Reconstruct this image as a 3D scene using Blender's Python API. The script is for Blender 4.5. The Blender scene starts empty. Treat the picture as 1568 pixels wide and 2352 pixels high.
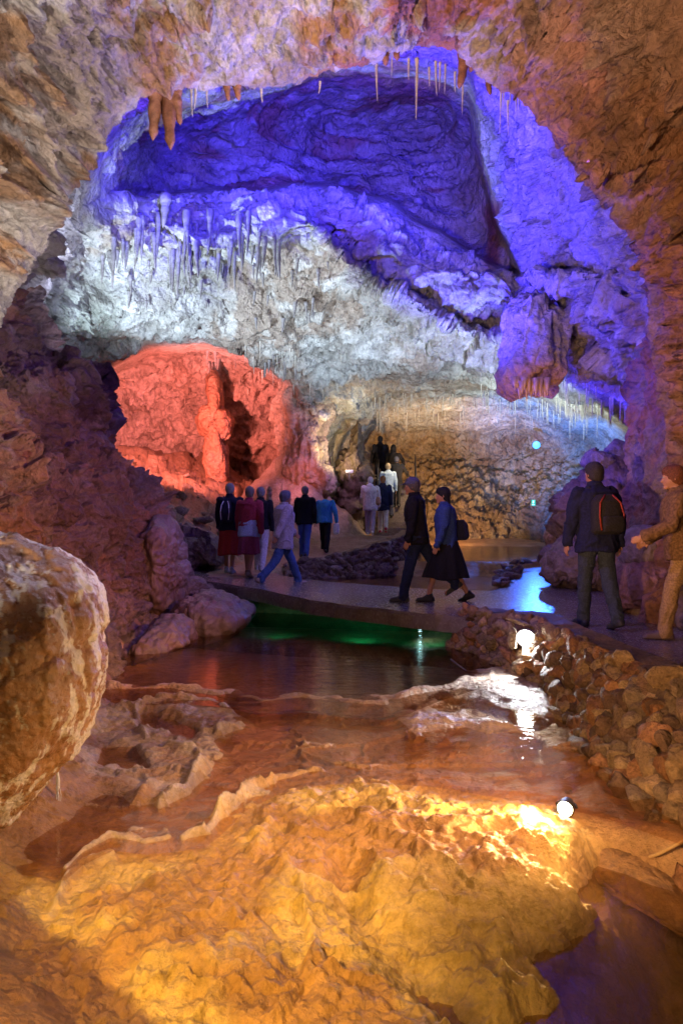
import bpy, bmesh, math, random
import numpy as np
from mathutils import Vector, Matrix, Euler
random.seed(7); RNG = np.random.default_rng(11)
SC = bpy.context.scene
COL = SC.collection
F = 1568.0                      # picture scale used for measuring: focal length in measuring units

def G(X, Y, d):                 # a measured direction and a distance -> a point in metres
    return np.array([(X-784)/F*d, d, (1176-Y)/F*d])
def GZ(X, Y, z):                # a measured direction on a level z -> point in metres
    d = -z*F/(Y-1176.0)
    return np.array([(X-784)/F*d, d, z])

# ------------------------------------------------------------------ noise
def _hash(ix, iy, iz, s):
    with np.errstate(over='ignore'):
        h = (ix.astype(np.int64)*374761393 + iy.astype(np.int64)*668265263 + iz.astype(np.int64)*2147483647 + s*974634777)
        h = (h ^ (h >> 13))*1274126177
        h = h ^ (h >> 16)
        h = (h*2246822519) & 0xffffffff
        h = (h ^ (h >> 15)) & 0xffffff
    return h.astype(np.float64)/float(0xffffff)
def vnoise(P, s=0):             # value noise in -1..1
    fl = np.floor(P); f = P-fl; f = f*f*f*(f*(f*6-15)+10)
    i = fl.astype(np.int64)
    r = 0
    for dx in (0, 1):
        wx = f[..., 0] if dx else 1-f[..., 0]
        for dy in (0, 1):
            wy = f[..., 1] if dy else 1-f[..., 1]
            for dz in (0, 1):
                wz = f[..., 2] if dz else 1-f[..., 2]
                r = r + wx*wy*wz*_hash(i[..., 0]+dx, i[..., 1]+dy, i[..., 2]+dz, s)
    return r*2-1
def fbm(P, oct=5, s=0, gain=0.5, lac=2.03):
    a = 1; t = 0; n = 0
    for o in range(oct):
        t = t + a*vnoise(P*(lac**o)+o*17.3, s+o); n += a; a *= gain
    return t/n
def ridged(P, oct=4, s=0):
    a = 1; t = 0; n = 0
    for o in range(oct):
        t = t + a*(1-np.abs(vnoise(P*(2.1**o)+o*9.1, s+o))*2); n += a; a *= .5
    return t/n
def plates(P, s=0, tilt=0.6):   # broken blocks: each cell a tilted offset plane; returns height, border distance
    fl = np.floor(P); i = fl.astype(np.int64)
    sh = P.shape[:-1]
    F1 = np.full(sh, 9.); F2 = np.full(sh, 9.); hgt = np.zeros(sh)
    for dx in (-1, 0, 1):
        for dy in (-1, 0, 1):
            for dz in (-1, 0, 1):
                a, b, c = i[..., 0]+dx, i[..., 1]+dy, i[..., 2]+dz
                jx, jy, jz = _hash(a, b, c, s+1), _hash(a, b, c, s+2), _hash(a, b, c, s+3)
                vx = P[..., 0]-(a+jx); vy = P[..., 1]-(b+jy); vz = P[..., 2]-(c+jz)
                d = vx*vx+vy*vy+vz*vz
                tx, ty, tz, o = jy*2-1, jz*2-1, jx*2-1, _hash(a, b, c, s+4)*2-1
                h = o*.5 + tilt*(vx*tx+vy*ty+vz*tz)
                m = d < F1
                F2 = np.where(m, F1, np.minimum(F2, d)); hgt = np.where(m, h, hgt); F1 = np.where(m, d, F1)
    return hgt, np.sqrt(F2)-np.sqrt(F1)
def lumps(P, s=0):              # rounded knobs
    fl = np.floor(P); i = fl.astype(np.int64); F1 = np.full(P.shape[:-1], 9.)
    for dx in (-1, 0, 1):
        for dy in (-1, 0, 1):
            for dz in (-1, 0, 1):
                a, b, c = i[..., 0]+dx, i[..., 1]+dy, i[..., 2]+dz
                d = (P[..., 0]-(a+_hash(a, b, c, s+1)))**2+(P[..., 1]-(b+_hash(a, b, c, s+2)))**2+(P[..., 2]-(c+_hash(a, b, c, s+3)))**2
                F1 = np.minimum(F1, d)
    return 1-np.sqrt(F1)
def sm(a, b, x):
    t = np.clip((x-a)/(b-a), 0, 1); return t*t*(3-2*t)
def mix(a, b, t):
    return a*(1-t)+b*t
def mixc(a, b, t):
    t = np.asarray(t)[..., None]
    return a*(1-t)+np.array(b)*t
def sdpoly(x, y, pts):          # signed distance to polygon, negative inside
    pts = np.array(pts, float); n = len(pts)
    d = np.full(np.shape(x), 1e18); ins = np.zeros(np.shape(x), bool)
    for k in range(n):
        a = pts[k]; b = pts[(k+1) % n]; e = b-a
        wx, wy = x-a[0], y-a[1]
        t = np.clip((wx*e[0]+wy*e[1])/(e@e+1e-12), 0, 1)
        d = np.minimum(d, (wx-e[0]*t)**2+(wy-e[1]*t)**2)
        c = ((a[1] > y) != (b[1] > y)) & (x < (b[0]-a[0])*(y-a[1])/(b[1]-a[1]+1e-12)+a[0])
        ins ^= c
    d = np.sqrt(d)
    return np.where(ins, -d, d)
def sdline(x, y, pts):          # distance to an open polyline
    pts = np.array(pts, float); d = np.full(np.shape(x), 1e18)
    for k in range(len(pts)-1):
        a = pts[k]; b = pts[k+1]; e = b-a
        wx, wy = x-a[0], y-a[1]
        t = np.clip((wx*e[0]+wy*e[1])/(e@e+1e-12), 0, 1)
        d = np.minimum(d, (wx-e[0]*t)**2+(wy-e[1]*t)**2)
    return np.sqrt(d)
def tps(ctrl, X, Y):
    c = np.array(ctrl, float); p = c[:, :2]/1000; v = c[:, 2]; n = len(c)
    def U(r2): return r2*np.log(r2+1e-9)
    K = U(((p[:, None]-p[None])**2).sum(-1)) + np.eye(n)*1e-3
    A = np.zeros((n+3, n+3)); A[:n, :n] = K; A[:n, n] = 1; A[:n, n+1:] = p; A[n, :n] = 1; A[n+1:, :n] = p.T
    w = np.linalg.solve(A, np.concatenate([v, np.zeros(3)]))
    x = X/1000; y = Y/1000
    r = w[n]+w[n+1]*x+w[n+2]*y
    for k in range(n):
        r = r + w[k]*U((x-p[k, 0])**2+(y-p[k, 1])**2)
    return r
def curve1(keys, t):            # piecewise linear table
    k = np.array(keys, float); return np.interp(t, k[:, 0], k[:, 1])

# ------------------------------------------------------------------ objects
def tag(o, label=None, cat=None, group=None, kind=None):
    if label: o['label'] = label
    if cat: o['category'] = cat
    if group: o['group'] = group
    if kind: o['kind'] = kind
    return o
def empty(name, loc, rz=0, **kw):
    o = bpy.data.objects.new(name, None); COL.objects.link(o)
    o.location = loc; o.rotation_euler = (0, 0, rz); o.empty_display_size = .1
    return tag(o, **kw)
def link(name, me, mat, parent=None):
    o = bpy.data.objects.new(name, me); COL.objects.link(o)
    if mat is not None: me.materials.append(mat)
    if parent is not None: o.parent = parent
    return o
def shade(me):
    me.polygons.foreach_set('use_smooth', np.ones(len(me.polygons), bool)); me.update()
def setcol(me, col):
    a = me.color_attributes.new('Col', 'FLOAT_COLOR', 'POINT')
    c = np.ones((len(me.vertices), 4)); c[:, :3] = col.reshape(-1, 3); a.data.foreach_set('color', c.ravel())
def grid(name, P, mat, parent=None, col=None, smooth=True, flip=False, wrap=False):
    R, C = P.shape[:2]
    me = bpy.data.meshes.new(name)
    idx = np.arange(R*C).reshape(R, C)
    if wrap: idx = np.concatenate([idx, idx[:, :1]], 1)
    q = np.stack([idx[:-1, :-1], idx[:-1, 1:], idx[1:, 1:], idx[1:, :-1]], -1).reshape(-1, 4)
    if flip: q = q[:, ::-1]
    n = len(q)
    me.vertices.add(R*C); me.vertices.foreach_set('co', np.ascontiguousarray(P.reshape(-1), np.float32))
    me.loops.add(n*4); me.loops.foreach_set('vertex_index', np.ascontiguousarray(q.ravel(), np.int32))
    me.polygons.add(n); me.polygons.foreach_set('loop_start', np.arange(0, n*4, 4, dtype=np.int32))
    me.update(calc_edges=True); me.validate()
    if col is not None: setcol(me, col)
    if smooth: shade(me)
    return link(name, me, mat, parent)
def gnormals(P, toward=None):
    du = np.gradient(P, axis=1); dv = np.gradient(P, axis=0)
    n = np.cross(du, dv); n /= (np.linalg.norm(n, axis=-1, keepdims=True)+1e-12)
    if toward is not None:
        s = np.sign(((np.array(toward)-P)*n).sum(-1, keepdims=True)); n = n*np.where(s == 0, 1, s)
    return n
def meshobj(name, bm, mat, parent=None, smooth=False, col=None):
    me = bpy.data.meshes.new(name); bm.to_mesh(me); bm.free()
    if smooth: shade(me)
    if col is not None: setcol(me, np.tile(np.array(col, float), (len(me.vertices), 1)))
    return link(name, me, mat, parent)

# ------------------------------------------------------------------ materials
MATS = {}
def newmat(name):
    m = bpy.data.materials.new(name); m.use_nodes = True
    nt = m.node_tree
    for n in list(nt.nodes): nt.nodes.remove(n)
    out = nt.nodes.new('ShaderNodeOutputMaterial')
    b = nt.nodes.new('ShaderNodeBsdfPrincipled'); nt.links.new(b.outputs[0], out.inputs[0])
    return m, nt, b, out
def N(nt, t, **kw):
    n = nt.nodes.new('ShaderNode'+t)
    for k, v in kw.items():
        if k.startswith('_'): setattr(n, k[1:], v)
        else: n.inputs[k.replace('.', ' ')].default_value = v
    return n
def ramp(nt, fac, stops):
    r = nt.nodes.new('ShaderNodeValToRGB'); nt.links.new(fac, r.inputs[0])
    e = r.color_ramp.elements
    while len(e) < len(stops): e.new(.5)
    for x, (p, c) in zip(e, stops):
        x.position = p; x.color = (c[0], c[1], c[2], 1) if hasattr(c, '__len__') else (c, c, c, 1)
    return r.outputs[0]
def mulc(nt, a, b, fac=1., mode='MULTIPLY'):
    m = nt.nodes.new('ShaderNodeMix'); m.data_type = 'RGBA'; m.blend_type = mode
    if hasattr(fac, 'is_linked') or not isinstance(fac, (int, float)): nt.links.new(fac, m.inputs[0])
    else: m.inputs[0].default_value = fac
    for k, v in ((6, a), (7, b)):
        if isinstance(v, tuple): m.inputs[k].default_value = (v[0], v[1], v[2], 1)
        else: nt.links.new(v, m.inputs[k])
    return m.outputs[2]
def rockmat(name, scale=1., bump=.5, dist=.05, rough=(.45, .8), col=None, var=.6, stretch=(1, 1, 1), crack=.4, spec=.4, grit=.5, patch=None):
    m, nt, b, out = newmat(name)
    tc = N(nt, 'TexCoord'); mp = N(nt, 'Mapping'); mp.inputs['Scale'].default_value = stretch
    nt.links.new(tc.outputs['Object'], mp.inputs[0]); v = mp.outputs[0]
    def noise(s, det=8, r=.6, dist_=0):
        n = N(nt, 'TexNoise', Scale=s*scale, Detail=det, Roughness=r, Distortion=dist_); nt.links.new(v, n.inputs[0]); return n.outputs[0]
    if col is None:
        a = N(nt, 'Attribute', _attribute_name='Col'); base = a.outputs[0]
    else:
        base = N(nt, 'RGB'); base.outputs[0].default_value = (*col, 1); base = base.outputs[0]
    n1 = noise(1.3, 9, .65, .4); n2 = noise(14, 6, .7); n3 = noise(60, 3, .7)
    lo, hi = 1-var, 1+var*.45
    c = mulc(nt, base, ramp(nt, n1, [(.3, (lo, lo*.93, lo*.84)), (.68, (hi, hi, hi))]))
    c = mulc(nt, c, ramp(nt, n2, [(.33, 1-var*.55), (.62, 1.1)]))
    nd = noise(5, 8, .72); c = mulc(nt, c, ramp(nt, nd, [(.34, 1-var*.8), (.5, 1.05)]))
    if patch:
        pn = noise(patch[1], 7, .7, .6)
        c = mulc(nt, c, patch[0], ramp(nt, pn, [(patch[2], 0.), (patch[2]+.06, 1.)]), 'MIX')
    nt.links.new(c, b.inputs['Base Color'])
    nt.links.new(ramp(nt, n2, [(.3, rough[0]), (.7, rough[1])]), b.inputs['Roughness'])
    b.inputs['Specular IOR Level'].default_value = spec
    # height
    def mth(op, x, y):
        q = N(nt, 'Math', _operation=op)
        for k, z in enumerate((x, y)):
            if isinstance(z, (int, float)): q.inputs[k].default_value = z
            else: nt.links.new(z, q.inputs[k])
        return q.outputs[0]
    wn = N(nt, 'TexNoise', Scale=2.2*scale, Detail=4); nt.links.new(v, wn.inputs[0])
    ad = N(nt, 'VectorMath', _operation='MULTIPLY_ADD'); nt.links.new(wn.outputs[1], ad.inputs[0]); ad.inputs[1].default_value = (.3/scale,)*3; nt.links.new(v, ad.inputs[2])
    vo = N(nt, 'TexVoronoi', Scale=4*scale); nt.links.new(ad.outputs[0], vo.inputs[0])
    vo2 = N(nt, 'TexVoronoi', Scale=11*scale); nt.links.new(ad.outputs[0], vo2.inputs[0])
    h = mth('ADD', mth('MULTIPLY', noise(3.2, 10, .64), 1.5), mth('MULTIPLY', vo.outputs[0], -crack))
    h = mth('ADD', h, mth('MULTIPLY', vo2.outputs[0], -crack*.45))
    h = mth('ADD', h, mth('MULTIPLY', n2, grit*.35)); h = mth('ADD', h, mth('MULTIPLY', n3, grit*.10))
    bp = N(nt, 'Bump', Strength=bump, Distance=dist); nt.links.new(h, bp.inputs['Height'])
    nt.links.new(bp.outputs[0], b.inputs['Normal'])
    MATS[name] = m
    return m
def plain(name, col, rough=.7, metal=0, spec=.4, bump=0, bscale=120, var=.15, emit=None, es=0):
    if name in MATS: return MATS[name]
    m, nt, b, out = newmat(name)
    tc = N(nt, 'TexCoord'); n = N(nt, 'TexNoise', Scale=bscale, Detail=4); nt.links.new(tc.outputs['Object'], n.inputs[0])
    base = N(nt, 'RGB'); base.outputs[0].default_value = (*col, 1)
    nt.links.new(mulc(nt, base.outputs[0], ramp(nt, n.outputs[0], [(.3, 1-var), (.7, 1+var)])), b.inputs['Base Color'])
    b.inputs['Roughness'].default_value = rough; b.inputs['Metallic'].default_value = metal
    b.inputs['Specular IOR Level'].default_value = spec
    if bump:
        bp = N(nt, 'Bump', Strength=bump, Distance=.01); nt.links.new(n.outputs[0], bp.inputs['Height']); nt.links.new(bp.outputs[0], b.inputs['Normal'])
    if emit:
        b.inputs['Emission Color'].default_value = (*emit, 1); b.inputs['Emission Strength'].default_value = es
    MATS[name] = m
    return m
def watermat(name, tint, ripple=.15, scale=6, stretch=(1, 1, 1), murk=0, murkcol=(.2, .1, .05), dist=.02):
    m, nt, b, out = newmat(name); nt.nodes.remove(b)
    tr = N(nt, 'BsdfTransparent'); tr.inputs[0].default_value = (*tint, 1)
    gl = N(nt, 'BsdfGlossy', Roughness=.03); fr = N(nt, 'Fresnel', IOR=1.33)
    ge = N(nt, 'NewGeometry'); io = N(nt, 'MapRange'); nt.links.new(ge.outputs['Backfacing'], io.inputs[0]); io.inputs[3].default_value = 1.33; io.inputs[4].default_value = 1/1.33; nt.links.new(io.outputs[0], fr.inputs['IOR'])
    tc = N(nt, 'TexCoord'); mp = N(nt, 'Mapping'); mp.inputs['Scale'].default_value = stretch; nt.links.new(tc.outputs['Object'], mp.inputs[0])
    n = N(nt, 'TexNoise', Scale=scale, Detail=4, Roughness=.55, Distortion=.4); nt.links.new(mp.outputs[0], n.inputs[0])
    bp = N(nt, 'Bump', Strength=ripple, Distance=dist); nt.links.new(n.outputs[0], bp.inputs['Height'])
    nt.links.new(bp.outputs[0], gl.inputs['Normal']); nt.links.new(bp.outputs[0], fr.inputs['Normal'])
    base = tr.outputs[0]
    if murk:
        df = N(nt, 'BsdfDiffuse'); df.inputs[0].default_value = (*murkcol, 1)
        mm = N(nt, 'MixShader', Fac=murk); nt.links.new(tr.outputs[0], mm.inputs[1]); nt.links.new(df.outputs[0], mm.inputs[2]); base = mm.outputs[0]
    mx = N(nt, 'MixShader'); nt.links.new(fr.outputs[0], mx.inputs[0]); nt.links.new(base, mx.inputs[1]); nt.links.new(gl.outputs[0], mx.inputs[2])
    nt.links.new(mx.outputs[0], out.inputs[0])
    return m

LIME = (.50, .47, .44); RUST = (.34, .13, .05); OCHRE = (.42, .23, .08); BROWN = (.22, .12, .07); WHITE = (.80, .78, .74)
M_vault = rockmat('vault limestone', 1.5, 1., .10, (.5, .85), grit=1., crack=.5, var=.45)
M_chamber = rockmat('chamber limestone', .9, 1., .15, (.45, .8), grit=.9, crack=.6, var=.45)
M_cliff = rockmat('cliff rock', 1.3, 1., .13, (.3, .7), grit=.8, crack=.4, var=.5, spec=.5)
M_trav = rockmat('travertine floor', 2.6, 1., .038, (.25, .6), grit=1., crack=.45, var=.35, spec=.35)
M_rubble = rockmat('loose rock', 2, .8, .05, (.4, .8), grit=.6, crack=.4, var=.5)
exec_parts = True

# ================================================================== BACK CHAMBER
def build_chamber():
    nx, ny = 640, 560
    X, Y = np.meshgrid(np.linspace(-160, 1760, nx), np.linspace(-60, 1340, ny))
    ctrl = [(-160, -60, 9), (400, -60, 9), (800, -60, 9), (1200, -60, 9), (1760, -60, 7.5),
            (-160, 400, 9), (60, 600, 10.5), (-160, 900, 11), (1760, 500, 8), (1760, 900, 9.5), (1760, 1340, 12), (-160, 1340, 15),
            (300, 230, 9.5), (420, 170, 10), (700, 110, 10), (900, 110, 9.5), (1050, 140, 9.5),
            (240, 330, 11.5), (400, 300, 15), (700, 250, 16.3), (900, 250, 16.5), (1020, 250, 16.3),
            (500, 430, 16), (750, 400, 16.5), (950, 420, 16.5), (1050, 500, 16), (1090, 560, 15.5),
            (1150, 250, 11.5), (1180, 400, 12), (1250, 330, 10), (1330, 420, 9.8), (1300, 550, 11.5), (1440, 600, 9.8), (1460, 760, 10.2),
            (1180, 560, 13), (1300, 700, 12.5),
            (200, 480, 13), (130, 620, 13.5), (90, 760, 14.5),
            (300, 520, 14.4), (450, 500, 14.6), (600, 470, 14.7), (760, 450, 14.5), (900, 520, 14.3), (1030, 600, 14), (1150, 680, 14),
            (300, 700, 16), (500, 650, 16), (700, 620, 15.6), (850, 700, 16), (1000, 760, 16), (1150, 780, 15.6),
            (160, 850, 17), (350, 780, 17.6), (550, 780, 17.6), (720, 800, 18), (900, 850, 18.6), (1080, 860, 18.5), (1300, 860, 15.5), (1420, 900, 14),
            (740, 900, 19.5), (800, 960, 21), (950, 930, 22), (1130, 930, 22), (1300, 940, 19), (1420, 960, 17),
            (850, 1010, 25), (1000, 1000, 26), (1200, 1000, 26), (1380, 1000, 22), (1440, 1060, 20),
            (900, 1130, 25.5), (1050, 1130, 25.5), (1250, 1130, 24.5), (1250, 1250, 23), (1050, 1250, 24), (900, 1250, 25), (1420, 1200, 16), (1400, 1340, 15),
            (230, 900, 18.6), (300, 1000, 20), (450, 1000, 20.5), (650, 1000, 20.5), (740, 1000, 20.6), (780, 1100, 22), (500, 1340, 23), (100, 1000, 17), (250, 1200, 20), (800, 1340, 26)]
    d = tps(ctrl, X, Y)
    W = np.stack([(X-784)/F*16, d*0+16, (1176-Y)/F*16], -1)
    wob = fbm(W*.55, 4, 5)*30
    # upper wall set back behind the brow of the low ceiling
    lipx = [(-200, 560), (200, 470), (330, 455), (470, 440), (600, 445), (680, 425), (760, 420), (840, 445), (900, 462), (950, 505), (1010, 530), (1080, 585), (1130, 615), (1180, 640), (1230, 640), (1330, 620), (1500, 700), (1800, 720)]
    lip = curve1(lipx, X)+wob*.35
    up = sm(6, -10, Y-lip)*sm(1500, 1250, X)*sm(150, 350, X)
    d = d + up*1.3
    # right-hand blocky buttress standing out of the upper wall
    butt = sdpoly(X+wob*.5, Y, [(1085, 150), (1090, 330), (1120, 420), (1125, 480), (1160, 560), (1190, 640), (1500, 720), (1800, 300), (1300, -100), (1080, -100)])
    d = d - sm(12, -16, butt)*1.6*sm(1500, 1250, X)
    # second brow lower right
    l2 = curve1([(700, 480), (830, 640), (950, 690), (1040, 740), (1110, 770), (1180, 765), (1260, 770), (1400, 800)], X)+wob*.5
    d = d + sm(12, -16, Y-l2)*1.2*sm(640, 760, X)*sm(1420, 1300, X)
    # red grotto recess
    gr = sdpoly(X+wob*.4, Y+wob*.4, [(222, 1250), (222, 900), (262, 838), (340, 800), (450, 788), (560, 806), (650, 865), (700, 930), (690, 1000), (660, 1300)])
    d = d + sm(10, -30, gr)*3.0
    alc = sdpoly(X, Y, [(700, 1300), (705, 1000), (720, 955), (790, 935), (830, 960), (835, 1300)])
    d = d + sm(10, -25, alc)*1.2
    l3 = curve1([(1180, 700), (1230, 655), (1300, 690), (1400, 720), (1470, 790)], X)+wob*.4
    d = d + sm(6, -8, Y-l3)*.6*sm(1120, 1200, X)*sm(1480, 1400, X)
    # fault ledges of the low ceiling
    k = (Y-690+(X-600)*.06+wob*.6)/95.
    P = np.stack([(X-784)/F*d, d, (1176-Y)/F*d], -1)
    # coarse smooth shape, then displaced along its normal
    n = gnormals(P, (0, 0, 0))
    wall = up*sm(1140, 1060, X)                             # smooth strata wall
    ceil_ = sm(-10, 30, Y-lip)*sm(1010, 960, Y)              # platy ceiling
    far = sm(960, 1010, Y)*sm(820, 860, X)
    grot = sm(5, -20, gr)
    rgt = sm(15, -10, butt)
    base = fbm(P*.45, 5, 21)*.55
    h1, e1 = plates(P*np.array([1.5, 1.5, 2.6])+fbm(P*1.2, 3, 3)[..., None]*.4, 31)
    h2, e2 = plates(P*np.array([3.0, 3.0, 5.5])+fbm(P*3, 2, 4)[..., None]*.3, 41, .6)
    h3, e3 = plates(P*np.array([7, 7, 11.]), 51, .7)
    blocky = (h1*.24+h2*.11+h3*.03-.12*np.exp(-e1*9))*(1-.45*sm(900, 500, X)*sm(420, 480, Y))
    strata = fbm(P*np.array([.3, .3, 2.6]), 5, 61)*.5+ridged(P*np.array([.5, .5, 6]), 3, 66)*.12+h1*.16
    flutes = ridged(P*np.array([2.4, 2.4, .55])+fbm(P*.8, 3, 6)[..., None]*.8, 4, 71)*.42+fbm(P*.9, 3, 77)*.35*grot+fbm(P*2.5, 4, 72)*.16
    rough = fbm(P*3.5, 5, 81, .5)*.08
    disp = base*(1-wall*.6)
    disp += blocky*np.clip(ceil_*1.0+rgt*.75, 0, 1.)*(1-grot)*(1-far)
    disp += strata*wall*1.0
    disp += flutes*np.clip(grot*1.1+far*.55+sm(240, 120, X)*.7, 0, 1.3)+far*(h2*.22+fbm(P*6, 4, 33, .65)*.22)
    disp += rough+(plates(P*np.array([11, 11, 16.]), 55, .9)[0]*.035+plates(P*np.array([.9, .9, 2.6])+fbm(P*.7, 3, 8)[..., None]*.6, 57, .5)[0]*.34)*np.clip(ceil_+rgt, 0, 1)*(1-grot)*(1-far)
    # low ceiling gets long shallow terraces
    disp += ceil_*(1-far)*ridged(P*np.array([.25, .5, 1.3])+2, 3, 91)*.38*(1-grot)
    gd = np.hypot(np.gradient(d, axis=0), np.gradient(d, axis=1)); disp = disp/(1+(gd/.125)**2)
    P = P + n*disp[..., None]
    # stone colours: stains, mineral coats, and tints set by region
    c = np.ones(P.shape)*np.array(LIME)
    s1 = fbm(P*.5, 5, 101); s2 = fbm(P*2.2, 5, 102)
    c = mixc(c, (.42, .3, .22), sm(.12, .34, s1)*.7)
    c = mixc(c, WHITE, sm(.05, .3, s2)*.6*ceil_)
    c = mixc(c, (.33, .27, .24), wall*.55)
    c = mixc(c, (.30, .12, .09), wall*sm(.05, .3, fbm(P*np.array([.5, .5, 1.6]), 4, 103))*.8)
    stripe = sm(26, 8, np.abs(X-1125+(Y-520)*.04+wob*.5))*sm(440, 490, Y)*sm(640, 590, Y)
    c = mixc(c, (.26, .07, .05), stripe*.9)
    c = mixc(c, (.42, .28, .13), far*sm(1180, 900, X)*.75)
    c = mixc(c, (.30, .18, .09), far*sm(-.1, .2, s2)*.55)
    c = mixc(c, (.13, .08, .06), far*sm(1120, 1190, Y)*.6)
    c = mixc(c, (.56, .36, .30), grot*.6)
    c = mixc(c, (.18, .22, .13), sm(170, 60, np.abs(X-160))*sm(380, 480, X*0+Y)*sm(150, 60, np.abs(Y-760))*.5)
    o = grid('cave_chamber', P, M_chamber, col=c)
    return tag(o, kind='structure'), P, X, Y
CH, CHP, CHX, CHY = build_chamber()
def chamber_pt(X, Y):
    i = int(round((Y+60)/1400*(560-1))); j = int(round((X+160)/1920*(640-1)))
    return CHP[max(0, min(559, i)), max(0, min(639, j))]

# ================================================================== NEAR VAULT (the mouth of the tunnel we stand in)
def build_vault():
    # edge of the vault: measured outline, distance
    E = [(-70, 1250, 6.0), (-60, 1000, 6.0), (-30, 850, 6.2), (0, 745, 6.3), (22, 700, 6.4), (62, 625, 6.5), (110, 555, 6.5), (135, 470, 6.5), (185, 415, 6.5), (222, 360, 6.5), (262, 290, 6.5), (310, 235, 6.5),
         (350, 212, 6.6), (450, 200, 6.8), (540, 198, 6.9), (640, 202, 7.), (700, 180, 7.), (760, 160, 7.), (860, 146, 7.), (960, 105, 7.), (1040, 112, 7.), (1080, 150, 7.), (1120, 190, 7.), (1190, 222, 7.), (1250, 285, 7.), (1300, 345, 7.),
         (1345, 425, 7.1), (1400, 475, 7.2), (1450, 548, 7.3), (1478, 620, 7.4), (1492, 700, 7.5), (1484, 760, 7.6), (1500, 830, 7.6), (1530, 1000, 7.6), (1560, 1300, 7.6)]
    E = np.array(E, float)
    t = np.concatenate([[0], np.cumsum(np.hypot(np.diff(E[:, 0]), np.diff(E[:, 1])))]); t /= t[-1]
    nu = 900; u = np.linspace(0, 1, nu)
    ex = np.interp(u, t, E[:, 0]); ey = np.interp(u, t, E[:, 1]); ed = np.interp(u, t, E[:, 2])
    jag = fbm(np.stack([u*34, u*0, u*0], -1), 5, 7, .6)
    W = G(ex, ey, ed).T                                    # edge ring in metres
    cen = np.array([0., 0, .6])
    rad = W-cen; rad[:, 1] = 0; rl = np.linalg.norm(rad, axis=1, keepdims=True); rad = rad/rl
    rows = []
    # behind the lip: curl outward; then lip, then towards the camera
    back = [(1.3, 1.6), (.9, .9), (.55, .45), (.3, .18), (.12, .05)]
    for off, dy in back: rows.append(W+rad*off+np.array([0, 1, 0])*dy)
    nv = 330
    for k in range(nv):
        v = k/(nv-1)
        y = 1-v                                            # 1 at lip, 0 at back end
        yy = -.6+(W[:, 1]+.6)*y
        p = W.copy(); p[:, 1] = yy
        open_ = (1-y)
        grow = .10*np.sin(np.clip((W[:, 1]-yy)/3, 0, 1)*math.pi/2)+.55*sm(0, 6, W[:, 1]-yy)
        p = p + rad*(grow[:, None])
        rows.append(p)
    P = np.array(rows)
    P[5, :, :] += rad*0
    n = gnormals(P, None)
    s = np.sign(((np.array([0, 3., .6])-P)*n).sum(-1, keepdims=True)); n = n*s
    UU = np.broadcast_to(u, P.shape[:2])
    px = P[..., 0]
    right = sm(.4, 2.2, px)
    left = sm(-.6, -2.0, px)
    big = fbm(P*.8, 5, 11)*.5
    # sloping ribs on the left roof
    rib = ridged(np.stack([P[..., 0]*.9+P[..., 2]*1.5, P[..., 1]*.55+P[..., 0]*.3, P[..., 2]*.4], -1), 4, 15)*.62
    h1, e1 = plates(P*2.6+fbm(P*1.5, 3, 3)[..., None]*.5, 17, .7)
    h2, e2 = plates(P*6.5+fbm(P*4, 2, 3)[..., None]*.4, 18, .8)
    kn = lumps(P*15, 19)
    coral = sm(.0, .2, fbm(np.stack([P[..., 0]*.8+P[..., 2]*1.3, P[..., 1]*.7+P[..., 0]*.4, P[..., 2]*.5], -1)*1.2+4, 4, 23)+.10*left-.25*(1-left))
    fine = fbm(P*7, 5, 24, .66)
    h3, e3 = plates(P*15, 16, .9)
    disp = big*.75+rib*left+(h1*.26+h2*.12)*mix(.35, 1., right)+coral*(kn*.06+.06)+fine*.12+h3*.035-np.exp(-e1*14)*.05*right+jag[None, :]*.12
    lipd = disp[5]; kk = 31; lipd = np.convolve(np.pad(lipd, kk//2, 'edge'), np.ones(kk)/kk, 'valid')
    disp = disp-lipd[None, :]*1.0
    fade = np.ones(P.shape[0]); fade[:24] = np.concatenate([np.linspace(0, .25, 5), np.linspace(.35, 1, 19)])
    P = P+n*(disp*fade[:, None])[..., None]
    c = np.ones(P.shape)*np.array((.50, .46, .43))
    s1 = fbm(P*1.3, 5, 25); s2 = fbm(P*4, 5, 26, .6)
    c = mixc(c, (.40, .20, .07), coral*sm(-.35, .05, s2)*.9)
    c = mixc(c, (.30, .20, .14), sm(.08, .3, s1)*.55)
    c = mixc(c, (.40, .22, .13), right*.72)
    c = mixc(c, (.25, .13, .08), right*sm(.0, .3, s1)*.6)
    c = mixc(c, (.55, .26, .20), right*sm(.02, .25, fbm(P*.9+7, 4, 28))*.6)
    mid = sm(-1.2, -.3, px)*sm(1.8, 1., px)
    c = mixc(c, (.38, .12, .06), mid*sm(.12, .25, fbm(P*1.6+3, 4, 29))*.85)
    o = grid('cave_vault', P, M_vault, col=c, flip=False)
    tag(o, kind='structure')
    return P
VP = build_vault()

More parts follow.
